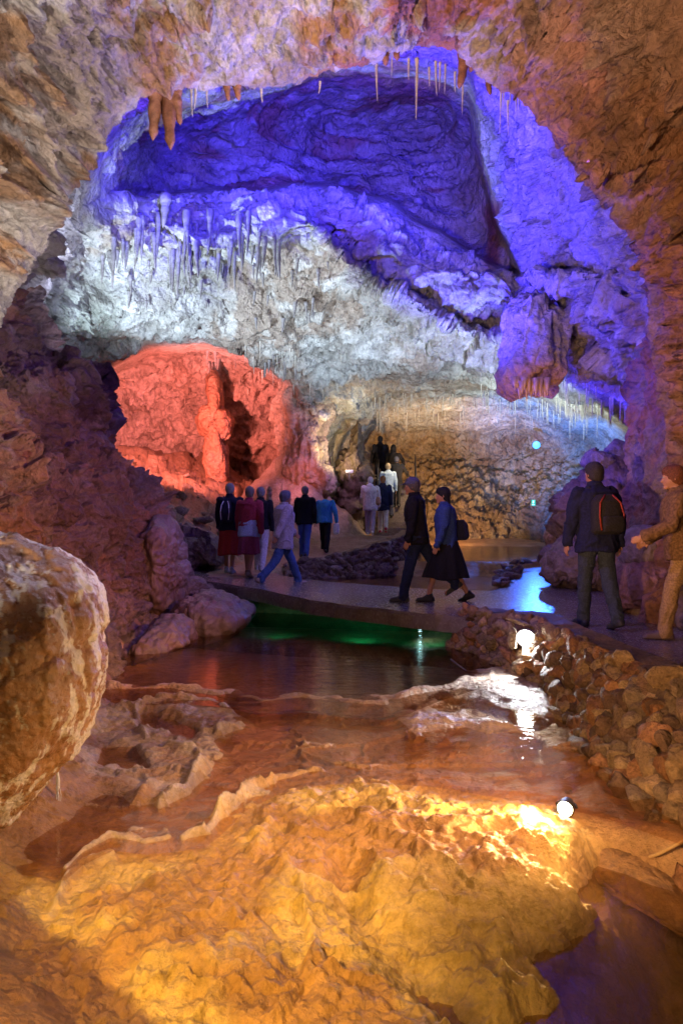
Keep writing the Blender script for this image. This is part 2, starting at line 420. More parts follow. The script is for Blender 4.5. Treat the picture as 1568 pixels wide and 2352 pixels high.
# ================================================================== LEFT CLIFF, RIGHT WALL  (reliefs with real depth, curling back at their free edge)
def relief(name, keys, mat, nrow, ncol, curl, dispf, colf, side=1, **kw):
    # keys: (Y, Xfar edge, depth far edge, X near edge, depth near edge)
    K = np.array(keys, float)
    Y = np.linspace(K[0, 0], K[-1, 0], nrow)
    xr, dr, xl, dl = [np.interp(Y, K[:, 0], K[:, k]) for k in (1, 2, 3, 4)]
    Wr = np.stack([(xr-784)/F*dr, dr, (1176-Y)/F*dr], -1); Wl = np.stack([(xl-784)/F*dl, dl, (1176-Y)/F*dl], -1)
    cols = []
    for k in range(ncol):
        t = k/(ncol-1)
        b = np.sin(t*math.pi/2)**.9
        cols.append(Wl*(1-t)+Wr*t + np.array([0, -1, 0])*(.0))
    for k in range(1, 13):
        a = k/12
        cols.append(Wr+np.array([-side*.95*a*curl, curl*(a**.8)*1.3, 0]))
    P = np.stack(cols, 1)
    n = gnormals(P, (0, 0, 0))
    n = n/np.linalg.norm(n, axis=-1, keepdims=True)
    P = P+n*dispf(P)[..., None]
    o = grid(name, P, mat, col=colf(P))
    return o, P

def cliff_disp(P):
    h1, e1 = plates(P*np.array([1.6, 1.6, 1.2])+fbm(P*1.3, 3, 3)[..., None]*.6, 117, .7)
    h2, e2 = plates(P*4.5+fbm(P*3, 2, 3)[..., None]*.5, 118, .8)
    lowz = sm(.2, -.9, P[..., 2])
    return fbm(P*.9, 5, 111)*.6+h1*.22*(1-lowz*.6)+h2*.10+fbm(P*6, 5, 112, .6)*.10+lumps(P*7, 113)*.07+ridged(P*np.array([2, 2, .6]), 3, 114)*.10*lowz
def cliff_col(P):
    s1 = fbm(P*1.1, 5, 121); s2 = fbm(P*4, 5, 122)
    c = np.ones(P.shape)*np.array((.24, .15, .11))
    c = mixc(c, (.38, .18, .09), sm(-.05, .25, s1)*.7)
    c = mixc(c, (.38, .32, .30), sm(.12, .35, s2)*.4)
    c = mixc(c, (.20, .10, .07), sm(.05, .3, -s1)*.6)
    c = mixc(c, (.36, .27, .22), sm(-.6, -1.3, P[..., 2])*sm(-3.6, -2.6, P[..., 0])*.5)
    return c
cliff, _ = relief('left_cliff', [
    (500, 60, 10.5, -300, 6.5), (600, 40, 10.5, -300, 6.5), (650, 62, 10.3, -300, 6.3), (740, 84, 10.2, -300, 6), (800, 100, 10.2, -300, 5.8), (838, 118, 10.2, -300, 5.6), (845, 180, 10.2, -300, 5.6), (880, 226, 10.2, -300, 5.5),
    (990, 232, 10.2, -300, 5.3), (1040, 262, 10.4, -300, 5.2), (1070, 290, 10.4, -300, 5.1), (1130, 345, 10.5, -300, 5), (1190, 378, 10.5, -300, 4.9), (1260, 396, 10.5, -300, 4.8), (1330, 408, 10.4, -300, 4.7), (1400, 395, 10.3, -300, 4.5),
    (1440, 372, 9.7, -300, 4.4), (1480, 330, 8.8, -300, 4.2), (1530, 262, 7.6, -300, 4.0), (1570, 235, 7.0, -300, 3.9), (1640, 200, 6.2, -300, 3.7), (1760, 150, 5.2, -300, 3.5)],
    M_cliff, 520, 330, 1.6, cliff_disp, cliff_col)
tag(cliff, kind='structure')
def rw_disp(P):
    return fbm(P*.8, 5, 131)*.45+ridged(P*np.array([2.2, 2.2, .45]), 4, 132)*.13+fbm(P*6, 5, 133, .6)*.08+lumps(P*8, 134)*.04+fbm(P*2.4, 3, 136)*.12
def rw_col(P):
    s1 = fbm(P*np.array([1.4, 1.4, .5]), 5, 141)
    c = np.ones(P.shape)*np.array((.32, .24, .21))
    c = mixc(c, (.36, .15, .09), sm(-.02, .25, s1)*.8)
    return mixc(c, (.24, .14, .12), sm(.02, .3, -s1)*.5)
rwall, RWP = relief('right_wall', [
    (560, 1500, 8.2, 1900, 5.5), (700, 1492, 8.4, 1900, 5.5), (745, 1492, 8.6, 1900, 5.5), (800, 1480, 8.8, 1900, 5.5), (840, 1466, 9, 1900, 5.5), (880, 1462, 9, 1900, 5.5), (930, 1443, 9.2, 1900, 5.5), (1000, 1440, 9.3, 1900, 5.5), (1080, 1444, 9.3, 1900, 5.5),
    (1180, 1424, 9.4, 1900, 5.5), (1240, 1415, 9.4, 1900, 5.5), (1300, 1408, 9.4, 1900, 5.5), (1360, 1400, 9.4, 1900, 5.5), (1400, 1395, 9.3, 1900, 5.5), (1500, 1400, 9.2, 1900, 5.5), (1800, 1450, 9, 1900, 5.5)],
    M_cliff, 420, 240, 1.6, rw_disp, rw_col, side=-1)
tag(rwall, kind='structure')
# foot of the cliff: flowstone lobes meeting the water are separate boulders below

# ================================================================== GROUND
Z_W = -1.28                                                # walkway
def wz(x): return Z_W+sm(0, -3.2, np.asarray(x, float))*.16
ZA, ZB, ZC = -1.65, -1.70, -1.90
RIM_A = [(230, 1600), (330, 1615), (420, 1612), (520, 1622), (600, 1640), (690, 1632), (800, 1645), (880, 1650), (940, 1635), (1010, 1606), (1100, 1578), (1180, 1562), (1300, 1556)]
RIM_B = [(-400, 2060), (0, 2000), (150, 2020), (190, 1985), (260, 1950), (330, 1960), (390, 1955), (470, 1945), (520, 1905), (560, 1862), (640, 1820), (740, 1800), (850, 1795), (1000, 1805), (1150, 1830), (1260, 1845), (1400, 1880), (1600, 1950)]
pathpoly = [(-3.3, 11.6), (-3.0, 13.2), (-2.1, 15.2), (-1.5, 17.3), (-.2, 19.3), (.8, 20.2), (2.2, 20.2), (2.0, 18.8), (1.6, 16.9), (.2, 15.4), (-1.3, 14.2), (-1.6, 12.4)]
def to_map(x, y, z0): return x/y*F+784, 1176-z0/y*F
def ground_z(x, y, full=False):
    P = np.stack([x, y, x*0], -1)
    wob = fbm(P*1.2, 4, 201); wob2 = fbm(P*5, 4, 202)
    lum = lumps(P*np.array([4.5, 4.5, 1])+wob2[..., None]*.3, 211); lum2 = lumps(P*13, 212); lum3 = lumps(P*27, 213); gr = ridged(P*5, 4, 215)
    X, Y = to_map(x, y, -1.78)
    X2 = X+wob*26+wob2*7; Y2 = Y+(wob*16+wob2*9)
    ya = curve1(RIM_A, X); yb = curve1(RIM_B, X)
    sc = (Y-1176)**2/(1.78*F)                              # px per metre of distance on the ground here
    dA = (Y2-ya)/sc; dB = (Y2-yb)/sc                        # metres beyond each rim, towards the camera
    # pool A bed
    z = np.full(x.shape, -1.86)+wob*.05
    z = mix(z, -1.66, sm(-.75, .0, dA))                   # shelving up to the dam
    bedB = -1.735+wob*.03+wob2*.012
    z = mix(z, bedB, sm(.02, .22, dA))
    z += (np.exp(-(dA/.05)**2)*.022*(.3+.7*sm(-.2, .3, wob2))+np.exp(-((dA-.28-wob*.3)/.06)**2)*.028)
    gx2, ge2 = plates(P*np.array([1.3, 2.4, 1])+wob[..., None]*1.2+wob2[..., None]*.2, 219, .3)
    z += np.exp(-(ge2/.05)**2)*.03*sm(.1, .5, dA)*sm(-.3, .2, wob)
    # travertine islands in pool B
    isl = sdpoly(X2, Y2, [(150, 1700), (300, 1640), (420, 1622), (520, 1640), (575, 1690), (500, 1730), (520, 1760), (480, 1820), (400, 1870), (320, 1895), (290, 1870), (180, 1850), (120, 1800)])
    puddle = np.minimum(sdpoly(X2, Y2, [(300, 1665), (360, 1660), (460, 1700), (440, 1715), (310, 1690)]), sdpoly(X2, Y2, [(230, 1740), (300, 1735), (345, 1790), (290, 1805), (215, 1790)]))
    islw = sm(12, -25, isl)*sm(-12, 8, puddle)
    z += islw*(.046+.035*wob2+lum2*.02+lum3*.014)
    rimi = np.exp(-(sdline(X2, Y2, [(330, 1700), (310, 1660), (360, 1640), (440, 1632)])/9)**2)+np.exp(-(sdline(X2, Y2, [(400, 1730), (462, 1760), (470, 1800), (430, 1850), (370, 1880)])/9)**2)
    z += rimi*.035
    isr = sdpoly(X2, Y2, [(900, 1672), (980, 1640), (1060, 1655), (1180, 1690), (1230, 1715), (1130, 1722), (1060, 1700), (960, 1722)])
    isr2 = sdpoly(X2, Y2, [(930, 1640), (1010, 1600), (1110, 1560), (1270, 1552), (1290, 1680), (1190, 1660), (1060, 1630), (960, 1650)])
    z = np.maximum(z, mix(z, -1.67+wob2*.03+lum2*.02+lum3*.012, sm(10, -30, isr)))
    z = np.maximum(z, mix(z, -1.625+wob2*.035+lum3*.014, sm(14, -40, isr2)))
    z -= np.exp(-(sdline(X2, Y2, [(905, 1655), (1000, 1628), (1100, 1640), (1200, 1675), (1250, 1700)])/6)**2)*.05
    deepB = sdpoly(X2, Y2, [(820, 1720), (1250, 1720), (1330, 1780), (1330, 1850), (1000, 1800), (800, 1780)])
    z -= sm(10, -40, deepB)*.05
    # rim B and what lies below it
    fall = -1.79-.12*sm(.1, 1.8, dB)
    bedC = fall+wob*.075+lum*.055*sm(.05, .5, dB)+lum2*.045+lum3*.020+wob2*.022+gr*.012
    moundC = sdpoly(X2, Y2, [(560, 1870), (700, 1810), (900, 1800), (1250, 1850), (1330, 1930), (1290, 2050), (1010, 2240), (1130, 2400), (300, 2400), (150, 2150), (330, 2050), (520, 2000)])
    bedC = bedC+sm(60, -200, moundC)*.08
    step = curve1([(100, 1800), (560, 1870), (620, 1920), (580, 1990), (690, 2080), (700, 2200), (620, 2352)], Y*0+Y)  # unused curve kept simple below
    gx, ge_ = plates(P*np.array([1.9, 2.6, 1])+wob[..., None]*.9+wob2[..., None]*.25, 217, .3); gour = np.exp(-(ge_/.07)**2)*.03
    bedC += gour*sm(.15, .6, dB)*.8
    ledge = np.exp(-(sdline(X2, Y2, [(570, 1870), (625, 1915), (580, 1985), (690, 2050), (695, 2130), (720, 2200), (700, 2260)])/13)**2)
    bedC += ledge*.04
    groove = sdline(X2, Y2, [(790, 2020), (830, 2120), (1010, 2250), (1090, 2340), (1150, 2440)])
    bedC -= np.exp(-(groove/45)**2)*.10
    deep = sdpoly(X2, Y2, [(1300, 1960), (1330, 2060), (1200, 2130), (1250, 2230), (1130, 2290), (1180, 2500), (2200, 2500), (2200, 1900), (1400, 1880)])
    bedC = mix(bedC, -2.4+wob*.1+lum*.1, sm(60, -240, deep+wob2*40))
    z = mix(z, bedC, sm(-.02, .30, dB))
    rimw = sm(1350, 1000, X)
    gap = sm(.2, -.1, fbm(P*1.4+9, 3, 214))
    z += np.exp(-((dB+.02)/.055)**2)*.085*(.3+.7*gap)*(1+.5*wob2)*mix(.25, 1, sm(760, 540, X))
    # dark bank bottom left
    bank = sdpoly(X2, Y2, [(-900, 2080), (60, 2110), (150, 2160), (250, 2270), (360, 2360), (480, 2460), (700, 2800), (-900, 2800)])
    flow = fbm(P*np.array([1.2, 4, 1])+wob[..., None]*1.5, 4, 216)
    z = np.maximum(z, mix(z-.0, -1.80+.10*sm(0, -300, bank)+flow*.05+wob*.04, sm(14, -40, bank)))
    lb = sdpoly(X2, Y2, [(-900, 1985), (100, 2000), (190, 1985), (165, 2060), (110, 2110), (-900, 2120)])
    z = np.maximum(z, mix(z, -1.80+wob2*.03+lum*.03, sm(10, -30, lb)))
    rims = 0
    for ln, wd, ht in [([(250, 1610), (330, 1596), (430, 1612), (480, 1622), (560, 1612), (640, 1627), (760, 1630), (830, 1648), (900, 1655), (960, 1668)], 6, .045),
                       ([(690, 1612), (760, 1608), (820, 1622), (880, 1636), (960, 1626), (1040, 1602), (1130, 1580)], 6, .045), ([(640, 1748), (720, 1734), (810, 1752)], 5, .03),
                       ([(330, 1720), (305, 1690), (330, 1650), (400, 1632), (480, 1640), (570, 1672), (548, 1690), (500, 1712)], 6, .045), ([(380, 1740), (450, 1762), (462, 1800), (430, 1850), (366, 1885)], 8, .05),
                       ([(150, 2030), (185, 1988), (250, 1952), (330, 1968), (384, 1956), (378, 1940), (300, 1935)], 9, .05), ([(420, 1962), (480, 1945), (528, 1895), (560, 1862), (620, 1850)], 8, .05),
                       ([(110, 2110), (150, 2050), (180, 2010), (260, 1985)], 8, .045)]:
        rims = np.maximum(rims, np.exp(-(sdline(X+wob2*9+wob*14, Y+wob2*6+wob*8, ln)/wd)**2)*ht*(.75+.5*wob2))
    z = z+rims*sm(9.5, 8.5, y)
    # left foot below the cliff
    xl = curve1([(2, -1.2), (4.5, -1.9), (6.5, -2.3), (7.6, -2.55), (9, -2.7), (10.5, -2.2), (11.5, -2.1)], y)
    foot = sm(.35, -.6, x-xl-wob*.3)
    z = np.maximum(z, mix(z, -1.2, foot*sm(12.5, 11.5, y)))
    # ---- behind the bridge
    rear = sm(10.6, 11.3, y+x*.25)
    zr = -1.44+wob*.05+wob2*.02
    zr = mix(zr, -1.13+wob*.04, sm(14.6, 15.4, y-.15*x+wob*.3))
    z = mix(z, zr, rear)
    # bed of the pool beneath the bridge
    bedg = sdpoly(x, y, [(-2.6, 10.2), (2.3, 8.7), (2.3, 7.9), (-1.6, 9.4)])
    z = np.minimum(z, mix(z, -2.25, sm(.25, -.15, bedg)))
    # right bank and walkway body
    rb = sdpoly(x, y, [(2.0, 9.3), (2.05, 7.6), (2.15, 6), (2.3, 4.8), (2.5, 3.0), (2.4, 0), (9, 0), (9, 16), (3.9, 16), (3.6, 12), (2.4, 11.)])
    z = mix(z, Z_W-.12, sm(.05, -.12, rb))
    # rubble slope on the left
    L = sdpoly(x, y, [(-3.3, 11.0), (-3.2, 12.6), (-2.3, 15.2), (-1.7, 17.3), (-.4, 19.6), (.7, 22), (1.0, 30), (-20, 30), (-20, 9)])
    sl = np.clip(-L, 0, 9)
    hb, eb = plates(P*np.array([1.5, 1.5, 1])+wob[..., None]*.3, 221, .7); hb2, eb2 = plates(P*np.array([4, 4, 1]), 222, .9)
    slope = -1.15+sl*.56+hb*.28*sm(0, .4, sl)+hb2*.11*sm(0, .3, sl)
    slope = np.minimum(slope, 1.9+hb*.2)
    r = np.hypot(x+1.75, (y-20.6)*.9)
    cone = np.minimum(2.3-1.8*r**.66, 1.5-.3*r)+fbm(P*np.array([.8, .8, 1]), 4, 224)*.75+ridged(np.stack([np.arctan2(x+1.75, y-20.6)*3, r*.5, r*0], -1), 3, 223)*.2-.1*np.abs(vnoise(np.stack([r*4, r*0, r*0], -1)))
    hill = np.maximum(slope*sm(0, .05, sl)+(1-sm(0, .05, sl))*-9, cone)
    z = np.where(y > 10, np.maximum(z, hill), z)
    # footpath
    pp = sdpoly(x, y, pathpoly)
    zp = -1.12+sm(16.5, 20, y)*.5
    z = mix(z, zp-.03, sm(.25, -.05, pp))
    # ground beside the stairs and in the far passage
    st = sdpoly(x, y, [(.9, 19.9), (2.3, 19.9), (2.6, 28), (.6, 28)])
    z = mix(z, np.minimum(-.7+np.clip(y-20, 0, 4)*.42, .85)-.1, sm(.3, -.1, st))
    z = np.where((x > 2.0) & (y > 15), z+sm(2.4, 4, x)*sm(21, 25, y)*.25, z)
    return z, dict(X=X, Y=Y, dA=dA, dB=dB, isl=islw, wob=wob, wob2=wob2, sl=sl, bank=bank, cone=cone, deep=deep, rims=rims, pp=pp, isr=isr, isr2=isr2)
def build_ground():
    rows = 820; cols = 620
    y = 1.78*F/np.linspace(100., 1400, rows)     # from 27.9 m to 2 m
    y = np.concatenate([np.linspace(30, 28, 6), y, np.linspace(1.95, -4, 24)])
    s = np.linspace(-1, 1, cols)
    yy, ss = np.meshgrid(y, s, indexing='ij')
    xx = ss*(.56*np.maximum(yy, 1.6)+1.0)
    z, q = ground_z(xx, yy)
    P = np.stack([xx, yy, z], -1)
    c = np.ones(P.shape)*np.array((.46, .27, .14))
    w1 = fbm(P*1.7+5, 5, 231); w2 = fbm(P*6, 5, 232, .6)
    c = mixc(c, (.58, .38, .20), sm(-.1, .3, w1)*.6)
    c = mixc(c, (.34, .17, .08), sm(.0, .35, -w1)*.6)
    c = mixc(c, (.62, .52, .42), np.clip(q['isl'], 0, 1)*.45*sm(-.3, .2, w2))
    c = mixc(c, (.60, .50, .42), sm(10, -20, np.minimum(q['isr'], q['isr2']))*.6)
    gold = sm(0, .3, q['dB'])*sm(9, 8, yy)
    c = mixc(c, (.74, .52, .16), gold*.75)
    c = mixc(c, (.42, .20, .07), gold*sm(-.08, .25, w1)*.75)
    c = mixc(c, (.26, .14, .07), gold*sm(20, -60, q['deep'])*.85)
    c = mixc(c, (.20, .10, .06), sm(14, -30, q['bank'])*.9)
    c = mixc(c, (.62, .52, .42), np.clip(q['rims']/.05, 0, 1)*.7)
    c = mixc(c, (.30, .19, .14), sm(0, .3, q['sl'])*.85*sm(9.5, 10.5, yy))
    c = mixc(c, (.48, .36, .28), sm(.0, .4, q['cone']-(z-.05))*0)
    ci = (q['cone'] > z-.05) & (yy > 14)
    c = mixc(c, (.44, .30, .22), ci*.8); c = mixc(c, (.52, .42, .40), ci*sm(-.2, .8, z)*.5)
    c = mixc(c, (.34, .26, .22), sm(.2, -.1, q['pp'])*.8)
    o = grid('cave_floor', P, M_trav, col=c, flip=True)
    tag(o, kind='structure')
build_ground()

def water_sheet(name, pts, z, mat):
    bm = bmesh.new(); vs = [bm.verts.new((p[0], p[1], z)) for p in pts]; f = bm.faces.new(vs)
    if f.normal.z < 0: bmesh.ops.reverse_faces(bm, faces=[f])
    f.normal_update()
    if f.normal.z < 0: f.normal_flip()
    o = meshobj(name, bm, mat); return tag(o, kind='structure')
def mp(l, z): return [tuple(GZ(X, Y, z)[:2]) for X, Y in l]
M_wA = watermat('pool water rippled', (.72, .58, .46), .3, 6, (.5, 1.8, 1), murk=.04, murkcol=(.16, .08, .05), dist=.02)
M_wB = watermat('shallow water', (.86, .74, .60), .25, 5, (.7, 1.3, 1), dist=.02)
M_wC = watermat('clear deep water', (.90, .80, .62), .12, 3, murk=.3, murkcol=(.14, .075, .03), dist=.012)
M_wG = watermat('green pool water', (.25, .62, .48), .4, 6, dist=.02)
wA_pts = [(x, y) for x, y in [(-3.2, 9.9)]]+mp([(1120, 1452), (1300, 1500), (1330, 1560)], ZA)+mp([(p[0], p[1]+4) for p in RIM_A[::-1]], ZA)+[(-2.9, 6.0)]
water_sheet('water', wA_pts, ZA, M_wA)
wB_pts = mp([(p[0], p[1]-2) for p in RIM_A], ZB)+[(2.2, 7), (2.3, 4.0)]+mp([(p[0], p[1]+3) for p in RIM_B[::-1]], ZB)+[(-2.5, 5)]
water_sheet('water', wB_pts, ZB, M_wB)
water_sheet('water', mp([(p[0], p[1]-6) for p in RIM_B], ZC)+[(3.5, 2.5), (3.5, -1), (-3, -1), (-3, 2.5)], ZC, M_wC)
water_sheet('water', [(-3.0, 9.92), (-1.6, 9.92)]+mp([(1120, 1453)], ZA)+[(2.6, 9.6), (2.6, 10.8), (-3.2, 12.5)], ZA-.012, M_wG)
water_sheet('water', [(-1.2, 12.0), (3.4, 10.2), (3.4, 14.6), (1.6, 15.8), (-1.6, 14.4)], -1.395, M_wA)
water_sheet('water', [(1.7, 15.2), (4.0, 15.2), (7.2, 19), (8.5, 26), (2.4, 26), (2.2, 20)], -1.095, M_wA)

# ================================================================== RENDER SETTINGS, CAMERA
cam = bpy.data.cameras.new('camera'); co = bpy.data.objects.new('camera', cam); COL.objects.link(co)
cam.sensor_fit = 'VERTICAL'; cam.sensor_height = 36; cam.lens = 36*F/2352.; cam.clip_end = 300; cam.clip_start = .05
co.location = (0, 0, 0); co.rotation_euler = (math.radians(90), 0, 0); SC.camera = co
w = bpy.data.worlds.new('World'); SC.world = w; w.use_nodes = True
w.node_tree.nodes['Background'].inputs[0].default_value = (.10, .09, .12, 1); w.node_tree.nodes['Background'].inputs[1].default_value = .08
SC.view_settings.view_transform = 'Standard'; SC.view_settings.look = 'None'; SC.view_settings.exposure = 1.15; SC.view_settings.gamma = 1
SC.render.engine = 'CYCLES'
SC.cycles.use_denoising = True; SC.cycles.max_bounces = 7; SC.cycles.diffuse_bounces = 2; SC.cycles.glossy_bounces = 3; SC.cycles.transparent_max_bounces = 8
SC.cycles.sample_clamp_indirect = 4; SC.cycles.caustics_reflective = False; SC.cycles.caustics_refractive = False
# ================================================================== LAMPS (hidden coloured floods, with unseen fill spots added among them)
def spot(name, loc, tgt, col, power, ang=80, blend=.7, rad=.12):
    l = bpy.data.lights.new(name, 'SPOT'); l.color = col; l.energy = power; l.spot_size = math.radians(ang); l.spot_blend = blend; l.shadow_soft_size = rad
    o = bpy.data.objects.new(name, l); COL.objects.link(o); o.location = loc
    o.rotation_euler = (Vector(tgt)-Vector(loc)).to_track_quat('-Z', 'Y').to_euler(); return o
def point(name, loc, col, power, rad=.1):
    l = bpy.data.lights.new(name, 'POINT'); l.color = col; l.energy = power; l.shadow_soft_size = rad
    o = bpy.data.objects.new(name, l); COL.objects.link(o); o.location = loc; return o
BLUE = (.05, .032, 1.); VIOLET = (.32, .22, 1.); ICE = (.62, .80, 1.); REDL = (1., .25, .20); WARM = (1., .55, .22); GOLD = (1., .62, .16); LILAC = (.72, .62, 1.); NEUT = (1, .88, .80)
spot('blue_flood', (-1.6, 8.4, 5.3), G(400, 280, 16), BLUE, 2600, 62)
spot('blue_flood', (.3, 8.5, 5.5), G(740, 260, 16), BLUE, 3600, 56)
spot('blue_flood', (2.2, 8.4, 5.1), G(960, 300, 16), BLUE, 2600, 60)
spot('blue_flood', (-4.7, 12.4, 1.6), G(1290, 480, 11), BLUE, 2400, 70)
spot('blue_flood', (-1.5, 8.8, 2.5), (4.0, 10.2, 4.0), BLUE, 700, 86)
spot('unseen_violet_flood', (1.2, 9.4, 6.3), (3.9, 10.6, 3.2), (.30, .2, 1), 130, 70)
spot('unseen_amber_flood', (3.5, 11.9, .9), (3.65, 13.0, 2.6), (1, .5, .15), 26, 80)
spot('blue_flood', (5.0, 13.3, -.5), G(1250, 650, 12.5), BLUE, 1500, 120)
spot('blue_flood', (1.0, 13.2, 2.2), G(1080, 600, 13.4), BLUE, 1400, 90)
spot('unseen_violet_flood', (1.9, 9.4, -1.0), (-.1, 6.3, 4.6), (.22, .17, 1), 1700, 44)
spot('unseen_violet_flood', (.4, 8.6, 3.0), (-.9, 6.2, 4.6), (.30, .24, 1), 150, 120)
spot('unseen_violet_flood', (2.6, 9.6, 3.8), (-2.2, 12.8, -1), (.5, .4, 1), 160, 60)  # unseen spot, added to brighten the walkers at the left
spot('unseen_violet_flood', (1.4, 17.6, 2.6), (-1.6, 20.4, .8), (.8, .4, .9), 110, 70)  # unseen fill light added over the flowstone mound
spot('unseen_white_flood', (-4.8, 12.7, 1.6), G(520, 560, 16), ICE, 1300, 84)
spot('unseen_white_flood', (-1.0, 12.7, .2), G(800, 700, 16), ICE, 620, 66)
spot('unseen_white_flood', (-2.5, 10.2, 3.4), G(110, 650, 13), (.55, .62, .9), 300, 84)  # unseen mid-air spot, put in to lighten the chamber's left side
spot('unseen_white_flood', (-3.1, 9.8, 2.5), (-7.2, 14.2, 4.6), (.5, .55, .85), 70, 76)  # second added spot for the same dark left side
spot('unseen_white_flood', (3.9, 14.0, -.9), G(1050, 840, 18), ICE, 900, 80)
spot('unseen_white_flood', (4.6, 17.0, .6), G(1250, 930, 20), (.8, 1, .95), 330, 100)
spot('red_flood', (-4.4, 16.0, 1.6), G(480, 930, 23), REDL, 2000, 84)
spot('red_flood', (-.8, 18.3, .6), G(520, 900, 23), (1, .22, .16), 45, 110)
spot('unseen_gold_flood', (3.3, 20.5, -.9), G(960, 1080, 25.5), (1, .58, .24), 620, 120)
spot('unseen_gold_flood', (-.2, 19.0, 1.2), G(800, 960, 21), (1, .8, .4), 120, 100)
spot('blue_flood', (5.2, 19.5, -.8), G(1330, 1010, 22), (.05, .22, 1), 1000, 100)
spot('unseen_gold_flood', (2.5, 20.2, 2.8), (1.5, 21.6, 0), (1, .75, .45), 190, 70)  # added without a fixture, to brighten the steps
spot('unseen_amber_flood', (-.3, .2, .4), (1.3, 2.9, -2.2), (1, .6, .3), 55, 50)  # added warm fill, lifts the bed of the deep pool
spot('unseen_vault_flood', (2.75, 3.5, -.9), (-2.6, 4.9, 3.4), (.95, .84, .82), 900, 70)
spot('unseen_vault_flood', (-2.3, .9, -.9), (-1.3, 6.2, 4.0), (1, .86, .70), 650, 66)  # added raking spot, brings out the relief of the left roof
spot('unseen_amber_flood', (-1.9, 1.6, -.2), (2.6, 6.0, 3.0), (1, .52, .24), 700, 84)
spot('unseen_violet_flood', (2.4, 6.6, 3.4), (-3.4, 9.3, .6), (.26, .12, 1), 290, 56)  # invisible mid-air spot, added to turn the left cliff violet
spot('red_flood', (1.5, 5.0, .6), (-3.6, 8.3, -.9), (1, .42, .22), 300, 56)
spot('unseen_violet_flood', (-2.0, 6.6, 3.4), (3.9, 8.6, -.2), (.42, .26, 1), 260, 56)
spot('boulder_flood', (-.5, 5.9, 2.6), (-1.8, 3.1, -.8), (.80, .74, 1), 110, 60)
spot('unseen_amber_flood', (-.55, .9, -1.15), (-.45, 3.1, -1.9), GOLD, 30, 90)
spot('unseen_amber_flood', (-1.2, .6, .3), (-.6, 2.85, -1.95), (1, .60, .17), 300, 40)
spot('unseen_amber_flood', (1.9, 3.3, .3), (.15, 3.9, -1.9), (1, .60, .32), 80, 56)
spot('unseen_amber_flood', (2.7, 3.2, .7), (-.6, 4.9, -1.75), (1, .58, .34), 260, 64)  # added overhead fill so the middle pool's bed shows
spot('unseen_amber_flood', (.7, 2.4, -.8), (2.1, 5.0, -1.5), (1, .56, .26), 70, 80)  # unseen spot in front of the wall, added to warm its stones
# ================================================================== ROCKS AND BUILT STONE
def blob(name, outline, dc, T, mat, col, dispf=None, cen=None, nr=60, na=160, colf=None, parent=None, sq=.5, tiltd=0.):
    o = np.array(outline, float)
    c = np.array(cen if cen is not None else o.mean(0), float)
    ang = np.arctan2(o[:, 1]-c[1], o[:, 0]-c[0]); rr = np.hypot(o[:, 0]-c[0], o[:, 1]-c[1])
    i = np.argsort(ang); ang, rr = ang[i], rr[i]
    th = np.linspace(-math.pi, math.pi, na, endpoint=False)
    R = np.interp(th, np.concatenate([ang-2*math.pi, ang, ang+2*math.pi]), np.tile(rr, 3))
    ph = np.linspace(.02, math.pi-.02, nr)
    rho = np.sin(ph)**.75; dep = np.cos(ph)
    X = c[0]+rho[:, None]*R*np.cos(th); Y = c[1]+rho[:, None]*R*np.sin(th)
    D = dc-T*np.sign(dep)[:, None]*(np.abs(dep)[:, None]**(1.0))+tiltd*(Y-c[1])
    P = np.stack([(X-784)/F*dc, D, (1176-Y)/F*dc], -1)
    ctr = P.reshape(-1, 3).mean(0)
    Pw = np.concatenate([P, P[:, :1]], 1); n = gnormals(Pw)[:, :-1]
    s = np.sign(((P-ctr)*n).sum(-1).mean()); n = n*s
    if dispf is not None: P = P+n*dispf(P)[..., None]
    ob = grid(name, P, mat, parent=parent, col=(colf(P) if colf else np.ones(P.shape)*np.array(col)), wrap=True)
    me = ob.data                                            # close the two poles
    bm = bmesh.new(); bm.from_mesh(me); bm.verts.ensure_lookup_table()
    bm.faces.new([bm.verts[k] for k in range(na)]); bm.faces.new([bm.verts[(nr-1)*na+k] for k in range(na)])
    bmesh.ops.recalc_face_normals(bm, faces=bm.faces); bm.to_mesh(me); bm.free(); shade(me)
    return ob
def rockdisp(a=.1, s=1., seed=0):
    return lambda P: fbm(P*1.2*s, 4, 300+seed)*a*1.2+plates(P*2.6*s+fbm(P*2*s, 2, 301)[..., None]*.4, 303+seed, .7)[0]*a+plates(P*7*s, 304+seed, .8)[0]*a*.35+fbm(P*9*s, 4, 305)*a*.25
def smoothdisp(a=.08, s=1., seed=0):
    return lambda P: fbm(P*1.1*s, 4, 320+seed)*a+ridged(P*np.array([3, 3, .8])*s, 3, 321+seed)*a*.35+lumps(P*11*s, 322)*a*.25+fbm(P*14*s, 4, 323)*a*.2
def chunk_bm(bm, c, size, rot, seed, n=16):
    r = random.Random(seed); vs = []
    for k in range(n):
        v = Vector((r.gauss(0, 1), r.gauss(0, 1), r.gauss(0, 1))).normalized()*(.8+.35*r.random())
        v = Vector((v.x*size[0], v.y*size[1], v.z*size[2])); v.rotate(rot); vs.append(bm.verts.new(v+Vector(c)))
    g = bmesh.ops.convex_hull(bm, input=vs)
    junk = [e for e in g['geom_interior'] if isinstance(e, bmesh.types.BMVert)]
    if junk: bmesh.ops.delete(bm, geom=junk, context='VERTS')
ICO = None
